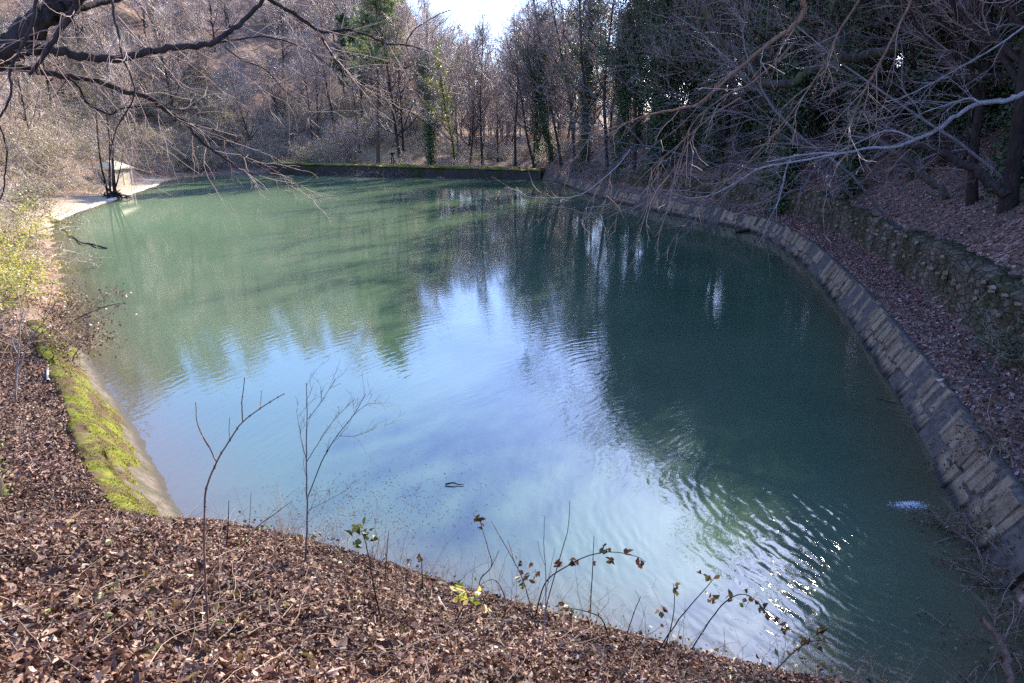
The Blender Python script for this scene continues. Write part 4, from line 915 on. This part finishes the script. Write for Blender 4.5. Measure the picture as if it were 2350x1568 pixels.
b.obj("wall", M['plaster'], hut, False)
b = Bag(); b.add(boxv(-1.75, 1.75, -1.45, 1.45, 1.75, 1.9), BQ); b.add([(-1.7, -1.4, 1.9), (1.7, -1.4, 1.9), (1.7, 1.4, 1.9), (-1.7, 1.4, 1.9), (-.5, 0, 2.75), (.5, 0, 2.75)], [(0, 1, 5, 4), (2, 3, 4, 5)], [(1, 2, 5), (3, 0, 4)])
b.obj("roof", M['roof_slab'], hut, False)
b = Bag(); b.add(boxv(-.05, .45, -1.235, -1.205, -.2, 1.45), BQ); b.obj("door", M['roof_slab'], hut, False); hut.scale = (.86, .86, .8)

# ------------------------------------------------------------------ person standing on the dam
q_ = D(890, 381, 1) - EYE; p = EYE + q_ * (4.68 / -q_[2])
kk = ((Pd - p[:2]) ** 2).sum(1).argmin(); fx, fy = Pd[kk] + Nd[kk] * .35; fz = 1.40 - .010 * kk * .3 + .06
per = tag(empty("person", (fx, fy, fz), R(12)), "person in dark top and blue jeans standing on the dam, hands raised to face", "person")
def skin_body(name, joints, edges, mat, parent, sub=2):
    me = bpy.data.meshes.new(name); me.from_pydata([j[:3] for j in joints], edges, []); me.materials.append(mat)
    o = link(name, me, parent); md = o.modifiers.new("skin", 'SKIN'); 
    for sv, j in zip(me.skin_vertices[0].data, joints): sv.radius = (j[3], j[4] if len(j) > 4 else j[3])
    me.skin_vertices[0].data[0].use_root = True
    md.use_smooth_shade = True; s2 = o.modifiers.new("sub", 'SUBSURF'); s2.levels = sub; s2.render_levels = sub
    return o
J = [(0, 0, .95, .13, .10), (0, 0, 1.15, .125, .095), (0, .0, 1.36, .15, .10), (0, 0, 1.48, .06), (0, -.02, 1.58, .075, .085), (0, -.03, 1.68, .08, .095), (0, -.03, 1.74, .05),
     (-.18, 0, 1.40, .055), (-.30, -.10, 1.28, .045), (-.17, -.25, 1.48, .035), (-.09, -.27, 1.57, .03), (.18, 0, 1.40, .055), (.30, -.10, 1.28, .045), (.17, -.25, 1.48, .035), (.09, -.27, 1.57, .03),
     (-.10, 0, .88, .085), (-.11, -.02, .48, .058), (-.11, .02, .09, .042), (-.12, -.13, .04, .035), (.10, 0, .88, .085), (.11, -.02, .48, .058), (.11, .02, .09, .042), (.12, -.13, .04, .035)]
E = [(0, 1), (1, 2), (2, 3), (3, 4), (4, 5), (5, 6), (2, 7), (7, 8), (8, 9), (9, 10), (2, 11), (11, 12), (12, 13), (13, 14), (0, 15), (15, 16), (16, 17), (17, 18), (0, 19), (19, 20), (20, 21), (21, 22)]
skin_body("body", J, E, M['skin'], per)
jk_ = [(0, 0, .90, .17, .13), (0, 0, 1.15, .16, .125), (0, 0, 1.37, .185, .125), (0, 0, 1.47, .08), (-.19, 0, 1.41, .082), (-.31, -.10, 1.28, .068), (-.18, -.24, 1.46, .05), (.19, 0, 1.41, .082), (.31, -.10, 1.28, .068), (.18, -.24, 1.46, .05)]
skin_body("jacket", jk_, [(0, 1), (1, 2), (2, 3), (2, 4), (4, 5), (5, 6), (2, 7), (7, 8), (8, 9)], M['black'], per)
skin_body("trousers", [(0, 0, .98, .15, .11), (-.10, 0, .86, .105), (-.115, -.02, .48, .078), (-.115, .02, .07, .062), (.10, 0, .86, .105), (.115, -.02, .48, .078), (.115, .02, .07, .062)], [(0, 1), (1, 2), (2, 3), (0, 4), (4, 5), (5, 6)], M['jeans'], per)
skin_body("hair", [(0, .03, 1.60, .07), (0, .02, 1.70, .085), (0, -.04, 1.765, .07)], [(0, 1), (1, 2)], M['hair'], per)
for sx in (-1, 1): skin_body("shoe", [(sx * .12, .05, .035, .048, .04), (sx * .12, -.15, .03, .045, .032)], [(0, 1)], M['black'], per, 1)

# low heap of dead brush against the dam beside the person
p = hit(888, 400); root = tag(empty("brush_heap", (p[0], p[1] - .6, 0)), "low heap of dead brushwood in the water under the person on the dam", "brush heap")
b = Bag(); n = 420; q = rng.normal(0, 1, (n, 3)) * [2.1, .5, .16] + [0, 0, .15]; d = rng.normal(0, 1, (n, 3)) * [1.5, .5, .5]
Pp, Rp = grow(q, d, rng.uniform(.4, 1.5, n), np.full(n, .022), np.full(n, .010), 5, -.2, .4); tubes(Pp, Rp, 3, b); b.obj("sticks", M['twig_dark'], root)
b = Bag(); n = 1500; q = rng.normal(0, 1, (n, 3)) * [1.9, .45, .16] + [0, 0, .2]; leaves(q, rng.normal(0, 1, (n, 3)), rng.uniform(.08, .16, n), rng.uniform(.05, .1, n), b, 4); b.obj("dead_leaves", M['bramble_brown'], root)
# low growth along the top of the ruined half of the dam
b = Bag(); n = 2600; s = rng.uniform(14, u[-1] if False else 33, n); j = np.clip((s / .3).astype(int), 0, len(Pd) - 1); o_ = rng.uniform(-.1, .9, n)
q = np.concatenate([Pd[j] + Nd[j] * o_[:, None], (1.40 - .01 * s + .05 * rng.random(n))[:, None]], 1)
V, T = blades(q, nrm(rng.normal(0, .45, (n, 3)) + UP), rng.uniform(.1, .38, n), rng.uniform(.012, .03, n)); b.add(V, None, T)
tag(b.obj("grass", M['grass'], None, False), "dry grass along the crumbling right half of the dam top", "grass", kind="stuff")

# ------------------------------------------------------------------ fallen leaves
def litter_field(n, xr, yr, cond, size, seed, bag, lift=(.0, .05), tilt=.55, shape=6):
    r = np.random.default_rng(seed); x = r.uniform(*xr, n * 3); y = r.uniform(*yr, n * 3)
    z, d, wt = ground(x, y, True); ok = cond(x, y, d, wt); k = np.flatnonzero(ok)[:n]; K = len(k); e = .08
    pos = np.stack([x[k], y[k], z[k] + r.uniform(*lift, K)], 1)
    gxx = (ground(x[k] + e, y[k]) - z[k]) / e; gyy = (ground(x[k], y[k] + e) - z[k]) / e
    nor = nrm(np.stack([-gxx, -gyy, np.ones(K)], 1)) + r.normal(0, tilt, (K, 3)); nor[:, 2] = np.abs(nor[:, 2]) + .1
    L = size * np.exp(r.normal(0, .38, K)); leaves(pos, nor, L, L * r.uniform(.45, .75, K), bag, shape)
view = lambda x, y, m=.4: np.abs(x) < .80 * y + 1.6 + m
b = Bag()
litter_field(185000, (-8, 5.0), (1.0, 10.5), lambda x, y, d, wt: (d > .18) & view(x, y, 1.0) & (wt[:, 0] > .15), .033, 21, b, (0, .055), 1.0)
litter_field(34000, (-12, -4), (7.5, 18), lambda x, y, d, wt: (d > 1.0) & (d < 6) & view(x, y, 1.5) & (wt[:, 1] > .1), .037, 22, b, (0, .05), .9)
litter_field(70000, (-5.5, 5.0), (1.0, 9.4), lambda x, y, d, wt: (d > .18) & view(x, y) & (wt[:, 0] > .3), .016, 31, b, (.0, .075), 1.2, 4)
tag(b.obj("leaf_litter", M['litter'], None, False), "thick carpet of dry brown leaves over the near bank and left path", "fallen leaves", kind="stuff")
b = Bag()
litter_field(42000, (5, 18), (6, 46), lambda x, y, d, wt: (d > .42) & (d < 2.1) & (wt[:, 4] > .3), .065, 23, b, (0, .06))
litter_field(2600, (5, 18), (6, 46), lambda x, y, d, wt: (d > .08) & (d < .6) & (wt[:, 4] > .3) & (wav(x, y, 1.9, 1.0) > -.1), .06, 33, b, (.16, .30))
litter_field(60000, (8, 32), (6, 45), lambda x, y, d, wt: (d > 2.6) & (d < 14) & (wt[:, 4] > .3), .075, 24, b, (0, .07), .6, 4)
tag(b.obj("leaf_litter", M['litter_dark'], None, False), "reddish dead leaves on the ledge and slope of the shaded right bank", "fallen leaves", kind="stuff")
# leaves on the water by the left corner
b = Bag(); n = 1500; x = rng.normal(-2.6, 1.0, n); y = 9.6 + rng.normal(0, .75, n) + .25 * (x + 2.6); d, _ = shore(x, y); k = d < -.12
leaves(np.stack([x[k], y[k], np.full(k.sum(), .008)], 1), rng.normal(0, .06, (k.sum(), 3)) + UP, rng.uniform(.012, .04, k.sum()), rng.uniform(.008, .022, k.sum()), b, 4)
tag(b.obj("floating_debris", M['scum'], None, False), "drift of dark leaf scraps floating off the near left corner", "debris", kind="stuff")
# twigs lying in the litter
b = Bag(); n = 1400; x = rng.uniform(-5, 4.5, n * 3); y = rng.uniform(1.2, 8.5, n * 3); z, d, wt = ground(x, y, True); k = np.flatnonzero((d > .5) & view(x, y))[:n]
dr = rng.normal(0, 1, (len(k), 3)); dr[:, 2] = -.30 * dr[:, 1] + .15 * np.abs(rng.normal(0, 1, len(k)))
Pp, Rp = grow(np.stack([x[k], y[k], z[k] + .05], 1), dr, rng.uniform(.12, .65, len(k)), rng.uniform(.0012, .0042, len(k)), np.full(len(k), .0010), 7, -.05, .4); tubes(Pp, Rp, 4, b)
tag(b.obj("dead_stalks", M['stalk']), "thin dry stalks and twigs strewn through the near leaf litter", "dead stalks", kind="stuff")
# low bramble leaves among the litter
b = Bag(); n = 620; x = rng.uniform(-3.5, 4.6, n * 4); y = rng.uniform(1.3, 8.0, n * 4); z, d, wt = ground(x, y, True); cl_ = wav(x, y, 1.7, 2.2)
k = np.flatnonzero((d > .3) & view(x, y) & ((cl_ > .25) | (d < .9)))[:n]
leaves(np.stack([x[k], y[k], z[k] + rng.uniform(.05, .22, len(k))], 1), rng.normal(0, .45, (len(k), 3)) + UP, rng.uniform(.035, .065, len(k)), rng.uniform(.025, .045, len(k)), b)
tag(b.obj("ground_cover", M['bramble_brown'], None, False), "low bramble leaves poking out of the near leaf litter", "ground cover", kind="stuff")
# grass along the near edge
b = Bag(); n = 1500; x = rng.uniform(-5, 4.5, n * 6); y = rng.uniform(4.5, 9.3, n * 6); z, d, wt = ground(x, y, True); k = np.flatnonzero((d > .35) & (d < 1.0) & (wav(x, y, 2.9, .5) > .1))[:n]
V, T = blades(np.stack([x[k], y[k], z[k]], 1), nrm(rng.normal(0, .4, (len(k), 3)) + UP), rng.uniform(.06, .22, len(k)), rng.uniform(.002, .0045, len(k))); b.add(V, None, T)
tag(b.obj("grass", M['grass'], None, False), "sparse dry grass along the crest of the near bank", "grass", kind="stuff")

# ------------------------------------------------------------------ saplings, weeds and brambles on the near bank
def plant(name, stems, label, cat, mt='bark_brown', leafs=None, lmat='bramble_brown', base=None, depth=None, twigs=0, tl=.25, bud=True, lsz=.07):
    """stems: list of (photo points, pixel radius at foot, at tip); the first point of the first stem stands on the ground"""
    g = hit(*stems[0][0][0]); dep = (g - EYE) @ np.array([0, math.cos(PITCH), -math.sin(PITCH)])
    if depth: dep = depth
    g = D(*stems[0][0][0], dep); root = tag(empty(name, tuple(g)), label, cat)
    tw = Bag(); hastw = False
    for k, (px, r0, r1) in enumerate(stems):
        L, Rr = limb_line(px, dep + .02 * k, dep - .1 + .05 * k, r0 * .78, r1 * .8); L = L - g
        if k == 0: L[0] -= UP * .08
        b = Bag(); poly_tube(L, Rr, 6, b)
        if bud:
            for t in np.linspace(.35, 1, max(3, len(px))):
                i = min(len(L) - 1, int(t * (len(L) - 1))); c0 = L[i]; rr = Rr[i] * 1.6
                LL = np.array([c0 - UP * rr * 1.3, c0, c0 + UP * rr * 1.6]); tubes(LL[None], np.array([[rr * .5, rr, rr * .3]]), 5, b)
        b.obj("stem", M[mt], root)
        if twigs: side_twigs(L, Rr, twigs, tl, tw, .25, (0, 0, .35), .3, .0016, 3); hastw = True
    if hastw: tw.obj("twigs", M[mt], root)
    if leafs:
        pos = np.concatenate([np.array([D(x, y, dep - .05)])[np.zeros(n, int)] - g + rng.normal(0, sp * dep / FPX, (n, 3)) for x, y, sp, n in leafs]); lb = Bag()
        leaves(pos, rng.normal(0, .7, (len(pos), 3)) + UP * .6 - np.array([0, .5, 0]), lsz * rng.uniform(.7, 1.3, len(pos)), lsz * .62 * rng.uniform(.8, 1.2, len(pos)), lb)
        lb.obj("foliage", M[lmat], root, False)
    return root
plant("sapling", [([(479, 1478), (474, 1382), (469, 1282), (469, 1192), (474, 1121), (497, 1061), (527, 1011), (557, 968), (597, 938), (632, 915), (652, 904)], 3.6, 1.2), ([(497, 1061), (477, 1021), (454, 976), (449, 925)], 1.9, 1.1), ([(557, 968), (555, 925), (558, 900), (561, 868)], 1.8, 1.1), ([(482, 1030), (468, 1008), (455, 975)], 1.2, .9), ([(527, 1011), (526, 985), (527, 960)], 1.2, .8), ([(598, 937), (599, 915), (600, 898)], 1.1, .8)],
      "tall reddish sapling forking in two on the left of the near bank", "sapling")
plant("sapling", [([(695, 1302), (703, 1262), (705, 1151), (703, 1056), (705, 946), (703, 880)], 3.4, .9), ([(705, 1146), (738, 1061), (773, 1001), (813, 951), (838, 905)], 2.0, .8), ([(704, 1060), (735, 1010), (770, 960), (815, 915)], 1.2, .6), ([(704, 965), (735, 925), (770, 870)], 1.0, .6), ([(703, 1055), (690, 1000), (680, 940)], .9, .5), ([(778, 1000), (820, 1000), (866, 978)], .8, .5), ([(706, 1172), (750, 1150), (800, 1122)], .9, .5), ([(806, 958), (840, 930), (870, 925)], .8, .5)],
      "slim grey sapling with spreading twigs at the water edge", "sapling", 'bark', twigs=6, tl=.30)
plant("leafy_shoot", [([(876, 1427), (858, 1347), (848, 1287), (838, 1242), (828, 1217)], 2.6, 1.0)], "dark bramble shoot topped by a tuft of green leaves", "shoot", 'bark_dark', [(829, 1222, 12, 9), (818, 1245, 6, 3), (845, 1235, 8, 4)], 'sprig', lsz=.07, bud=False)
WEEDS = [([(1244, 1495), (1253, 1362), (1251, 1295), (1248, 1246), (1250, 1186)], [[(1252, 1300), (1240, 1270), (1234, 1243)], [(1253, 1362), (1262, 1310), (1274, 1258)]], "straight pale weed stalk with paired buds, tallest but one on the bank", None, 'bark_pale'),
         ([(1245, 1440), (1262, 1358), (1287, 1274), (1304, 1211), (1308, 1151)], [], "thin brown weed stalk reaching highest against the water", None, 'bark_brown'),
         ([(1230, 1440), (1202, 1337), (1178, 1285), (1153, 1242), (1128, 1197)], [[(1180, 1290), (1172, 1260), (1165, 1240)]], "left leaning brown stalk with a cluster of rusty leaves", [(1190, 1325, 22, 14), (1205, 1340, 15, 8), (1225, 1320, 8, 4)], 'bark_brown'),
         ([(1353, 1429), (1360, 1302), (1363, 1232)], [], "lone dark upright stalk right of the pale weed", [(1362, 1291, 4, 2)], 'bark_dark'),
         ([(1130, 1420), (1100, 1340), (1128, 1300), (1120, 1260), (1100, 1190)], [[(1128, 1300), (1145, 1265)]], "wiry weed with a dried seed head over the blue water", [(1100, 1192, 6, 12)], 'bark_dark'),
         ([(970, 1360), (969, 1310), (966, 1280)], [], "tiny dry flower stalk with one dark head", [(963, 1280, 3, 4)], 'bark_dark'),
         ([(882, 1350), (886, 1290), (892, 1220)], [], "short thin stalk just right of the leafy shoot", None, 'bark_dark'),
         ([(520, 1260), (524, 1200), (525, 1150)], [], "short stalk at the water right of the tall sapling", None, 'bark_dark'),
         ([(550, 1262), (590, 1210), (630, 1180), (670, 1150)], [[(570, 1230), (574, 1180), (576, 1130)]], "slanting twiggy stem between the two saplings", [(555, 1250, 8, 5)], 'bark_brown'),
         ([(1430, 1490), (1450, 1420), (1470, 1370)], [], "low thin stalk at the middle of the bank edge", None, 'bark_dark'),
         ([(1165, 1395), (1150, 1350), (1130, 1330), (1098, 1345)], [], "small bent stalk curling over the crest", None, 'bark_brown'),
         ([(1520, 1500), (1540, 1440), (1548, 1380), (1545, 1340)], [], "grey stalk with a few brown leaves at the right of the crest", [(1545, 1350, 10, 5)], 'bark_dark')]
for main, sub, lb, lf, mt in WEEDS:
    plant("weed_stalk", [(main, 2.0, .8)] + [(s, 1.0, .6) for s in sub], lb, "weed", mt, lf, 'bramble_brown', lsz=.06)
BR = [([(1225, 1430), (1250, 1340), (1300, 1300), (1353, 1275), (1406, 1267), (1459, 1277), (1482, 1290)], [(1282, 1292, 5, 4), (1316, 1289, 5, 4), (1385, 1264, 7, 6), (1405, 1285, 6, 4), (1440, 1266, 4, 3), (1470, 1292, 5, 4)], "arching bramble with dark leaves over the rippled water"),
      ([(1580, 1500), (1640, 1410), (1678, 1372), (1715, 1366), (1755, 1398), (1790, 1420)], [(1640, 1368, 10, 6), (1682, 1380, 10, 7), (1725, 1385, 10, 6), (1770, 1410, 12, 7), (1805, 1440, 8, 5)], "bramble arch with big brown leaves below the sun glitter"),
      ([(1500, 1510), (1560, 1420), (1620, 1350), (1640, 1325)], [(1630, 1325, 10, 5), (1515, 1405, 6, 4)], "bramble stem ending in two rusty leaves left of the glitter"),
      ([(1760, 1560), (1830, 1490), (1880, 1470), (1930, 1490)], [(1850, 1480, 14, 7), (1880, 1462, 12, 7), (1815, 1500, 10, 5)], "leafy bramble low on the bank at the lower right"),
      ([(1400, 1480), (1380, 1420), (1330, 1400), (1290, 1395)], [(1295, 1393, 5, 4), (1310, 1408, 5, 4)], "low bramble trailing left along the crest"),
      ([(1040, 1440), (1070, 1385), (1110, 1372), (1150, 1380)], [(1060, 1365, 14, 10), (1090, 1372, 12, 8)], "short bramble with yellowing leaves at the crest left of the weeds")]
for px, lf, lb in BR: plant("bramble", [(px, 2.2, .8)], lb, "bramble", 'bark_dark', lf, 'bramble_brown' if 'yellow' not in lb else 'bramble', bud=False, lsz=.075)
b = Bag(); n = 260; x = rng.uniform(-3.4, 4.4, n * 6); y = rng.uniform(3.2, 9, n * 6); z, d, wt = ground(x, y, True); k = np.flatnonzero((d > .2) & (d < 1.5) & view(x, y))[:n]
dr = rng.normal(0, .4, (len(k), 3)) + UP; Pp, Rp = grow(np.stack([x[k], y[k], z[k] - .02], 1), dr, rng.uniform(.15, .8, len(k)), np.full(len(k), .003), np.full(len(k), .0013), 8, -.25, .35); tubes(Pp, Rp, 4, b)
q, d_, _, T_, r_ = kids(Pp, Rp, 3, .3, 1, .4, 1.0); P2, R2 = grow(q, d_, rng.uniform(.05, .2, len(q)), np.full(len(q), .0016), np.full(len(q), .001), 5, .1, .3); tubes(P2, R2, 3, b)
tag(b.obj("undergrowth", M['stalk']), "thin dead weed stems standing all along the crest of the near bank", "weeds", kind="stuff")
# sticks
def gstick(px, r, mt, name, label, lift=.05):
    P = np.array([hit(x, y) for x, y in px]); P[:, 2] += lift; L = smooth_line(P, 4); b0 = L[0].copy(); b = Bag(); poly_tube(L - b0, np.linspace(r, r * .6, len(L)), 6, b)
    o = b.obj(name, M[mt]); o.location = b0; tag(o, label, "stick"); return o
gstick([(660, 1420), (720, 1412), (790, 1416), (850, 1428)], .022, 'bark_brown', "fallen_stick", "short thick brown stick lying in the leaves right of the tall sapling")
gstick([(60, 1520), (35, 1470), (0, 1440), (-30, 1420)], .012, 'bark_pale', "fallen_stick", "pale thin stick at the lower left corner")
gstick([(112, 880), (110, 860), (113, 832)], .035, 'bark_pale', "fallen_stick", "short pinkish stick lying at the start of the mossy crown")
gstick([(1000, 1360), (1010, 1390), (1030, 1420)], .018, 'bark_pale', "fallen_stick", "stubby pale stick poking from the crest left of the weeds")
lone("broken_stem", [(2325, 1600), (2320, 1568), (2308, 1503), (2285, 1455), (2250, 1418)], 5.9, 6.4, 9, 6, 'bark_brown', "broken brown stem leaning in at the bottom right corner", "stem")
# dead sapling with pale bark at the left path
plant("dead_sapling", [([(35, 925), (38, 860), (43, 800), (47, 740), (55, 710)], 3, 1.2), ([(38, 862), (60, 800), (75, 755)], 1.6, .8), ([(42, 815), (30, 790), (26, 770)], 1.4, .9)], "pale dead sapling standing by the left path", "sapling", 'bark_pale', twigs=5, tl=.5)
# ivy clad trunk at the left edge
p = hit(10, 1150); tr = tag(empty("ivied_tree", (p[0] - .1, p[1], p[2])), "mossy ivied tree trunk cut by the left edge beside the path", "tree trunk")
Pv, Rv = grow(np.array([[0, 0, -.3]]), np.array([[-.16, .1, 1.0]]), np.array([5.5]), np.array([.16]), np.array([.10]), 10, .1, .08); b = Bag(); tubes(Pv, Rv, 10, b); b.obj("trunk", M['bark_moss'], tr)
ivy_cloud(Pv[:, :6], None, 1300, .26, M['ivy_yellow'], tr, .05)

# ------------------------------------------------------------------ left bank bushes with sunlit leaves
def bush(px, py, H, n, mat, label, rad=1.2, lsz=.06, sc=1.0):
    p = hit(px, py); root = tag(empty("bramble_bush", tuple(p)), label, "bush")
    st = rng.normal(0, .3 * rad, (30, 3)); st[:, 2] = -.2; dr = np.concatenate([rng.normal(0, .7, (30, 2)), np.ones((30, 1))], 1)
    P1, R1 = grow(st, dr, H * rng.uniform(.7, 1.5, 30), np.full(30, .012), np.full(30, .004), 10, -1.1, .4); b = Bag(); tubes(P1, R1, 4, b)
    q, d, _, T, r_ = kids(P1, R1, 10, .2, 1, .4, 1.1); P2, R2 = grow(q, d, H * .3 * rng.uniform(.4, 1.2, len(q)), np.full(len(q), .006), np.full(len(q), .003), 6, -.3, .4); tubes(P2, R2, 3, b)
    b.obj("stems", M['stalk'] if mat in ('bramble_brown', 'ivy') else M['twig_brush'], root); A_ = np.concatenate([P2[:, 1:].reshape(-1, 3)]); k = rng.integers(0, len(A_), n); lb = Bag()
    leaves(A_[k] + rng.normal(0, .09, (n, 3)), rng.normal(0, .6, (n, 3)) + UP * .8, lsz * rng.uniform(.6, 1.4, n), lsz * .65 * rng.uniform(.7, 1.3, n), lb, 4); lb.obj("foliage", M[mat], root)
bush(18, 640, 1.8, 9000, 'bramble', "yellow green bramble bush glowing in the sun on the left edge", 1.6, .085)
bush(0, 560, 2.1, 9000, 'bramble', "yellowish leafy bush behind the glowing bramble at the left edge", 1.8, .10)
bush(-25, 700, 1.7, 6000, 'bramble', "olive bramble bush nearest the path at the left edge", 1.3, .075)
bush(135, 735, 1.3, 2200, 'bramble_brown', "brown leaved bramble trailing over the water beyond the mossy wall", 1.1, .07)
bush(90, 800, 1.3, 1500, 'bramble_brown', "dark bare bramble tangle at the head of the left path", 1.2, .07)
bush(60, 505, 2.4, 4200, 'shrub_leaf', "dull green bush on the left bank above the glowing bramble", 2.0, .11)
bush(2330, 1010, 1.0, 700, 'bramble_brown', "sparse bramble on the ledge at the right edge", .9, .07)
bush(2330, 1330, .9, 900, 'bramble_brown', "bramble tangle covering the stones at the lower right corner", .8, .06)
bush(2270, 1230, .8, 300, 'bramble_brown', "thin dry bramble hanging over the lowest stones on the right", .7, .06)
bush(2340, 800, 1.1, 1000, 'ivy', "dark leafy tangle at the foot of the wall by the right edge", .9, .08)
bush(2300, 1470, .7, 500, 'bramble_brown', "leafless bramble tangle over the dark water at the bottom right", .7, .06)
bush(20, 790, 1.5, 1200, 'bramble_brown', "tall dark twiggy bramble beside the dead sapling at the left edge", 1.2, .06)
bush(150, 790, .9, 900, 'bramble_brown', "small brown bramble on the bank edge just above the mossy crown", .8, .06)
# arching dry twigs at the left waterside
for px, d0, lb in (([(125, 770), (170, 735), (220, 712), (255, 700), (282, 697)], 17.5, "single bare shoot arching right over the water from the left bank"), ([(180, 870), (165, 845), (172, 815), (190, 790), (200, 765)], 15.5, "dark crooked twig above the left waterline")):
    lone("arching_twig", px, d0, d0 + .3, 2.0, .8, 'bark_brown', lb, "twig", 4, .5)
# floating branches
def afloat(px, r, label, name="floating_branch"):
    P = np.array([D(x, y, 1) - EYE for x, y in px]); P = EYE + P * (6.0 / -P[:, 2:3]); P[:, 2] = .02; P[1:-1:2, 2] += r * 1.3; L = smooth_line(P, 4); b0 = L[0].copy()
    b = Bag(); poly_tube(L - b0, np.linspace(r, r * .4, len(L)), 6, b); o = b.obj(name, M['bark_dark']); o.location = b0; tag(o, label, "floating branch")
afloat([(245, 571), (222, 567), (205, 560), (188, 561), (172, 548), (163, 543), (152, 532), (142, 527)], .045, "forked dark branch lying in the water off the left bank")
afloat([(1022, 1114), (1040, 1113), (1050, 1114), (1064, 1115)], .016, "small dark stick floating alone on the blue reflection", "floating_stick")
afloat([(2010, 915), (2040, 925), (2075, 930)], .010, "thin twig lying in the water beside the right stones")
afloat([(1690, 535), (1740, 528), (1770, 520)], .09, "dark log end at the water below the bend", "floating_log")

# splash of the inlet
b = Bag(); n = 1500; an = rng.random(n) * 6.283; rr = np.minimum(np.abs(rng.normal(0, .12, n)), .38); q = np.stack([INLET[0] - .55 + rr * np.cos(an) * 1.25, INLET[1] - .02 + rr * np.sin(an) * .45, np.abs(rng.normal(0, .03, n)) * (1 - rr / .6) + .005], 1)
for c0 in q:
    r0 = random.uniform(.002, .009); b.add(c0 + r0 * np.array([(1, 0, 0), (-1, 0, 0), (0, 1, 0), (0, -1, 0), (0, 0, .8), (0, 0, -.8)]), None, [(0, 2, 4), (2, 1, 4), (1, 3, 4), (3, 0, 4), (2, 0, 5), (1, 2, 5), (3, 1, 5), (0, 3, 5)])
tag(b.obj("water_splash", M['foam']), "small white splash where water runs in below the right stones", "splash", kind="stuff")

# hanging ivy on the right wall
def hanging(px, py0, py1, n, wdt, label):
    b0 = hit(px, py1); b0[0] -= .1; dep = (b0 - EYE) @ np.array([0, math.cos(PITCH), -math.sin(PITCH)]) - .3
    a, c = D(px, py0, dep), D(px + rng.uniform(-4, 4), py1, dep); root = tag(empty("hanging_ivy", tuple(c)), label, "ivy")
    L = smooth_line(np.array([a, (a + c) / 2 + [.08, 0, 0], c]) - c, 5); b = Bag(); poly_tube(L, np.full(len(L), .015), 5, b); b.obj("stem", M['bark_dark'], root)
    ivy_cloud(L[None], None, n, wdt, M['ivy_yellow'], root, .075, "leaves")
hanging(1655, 352, 428, 500, .12, "narrow yellow green ivy strand hanging by the wall")
hanging(1752, 372, 424, 1500, .42, "bright green ivy clump hanging on the wall top")
hanging(1775, 400, 442, 500, .22, "small bright ivy tail below the ivy clump on the wall")

# unused prototypes must not stay behind
for pr in slim + low + dark + br_dry + br_green + br_dark:
    if pr.name not in used:
        for ch in list(pr.children): bpy.data.objects.remove(ch)
        bpy.data.objects.remove(pr)
print("objects", len(bpy.data.objects), "verts", sum(len(m.vertices) for m in bpy.data.meshes))
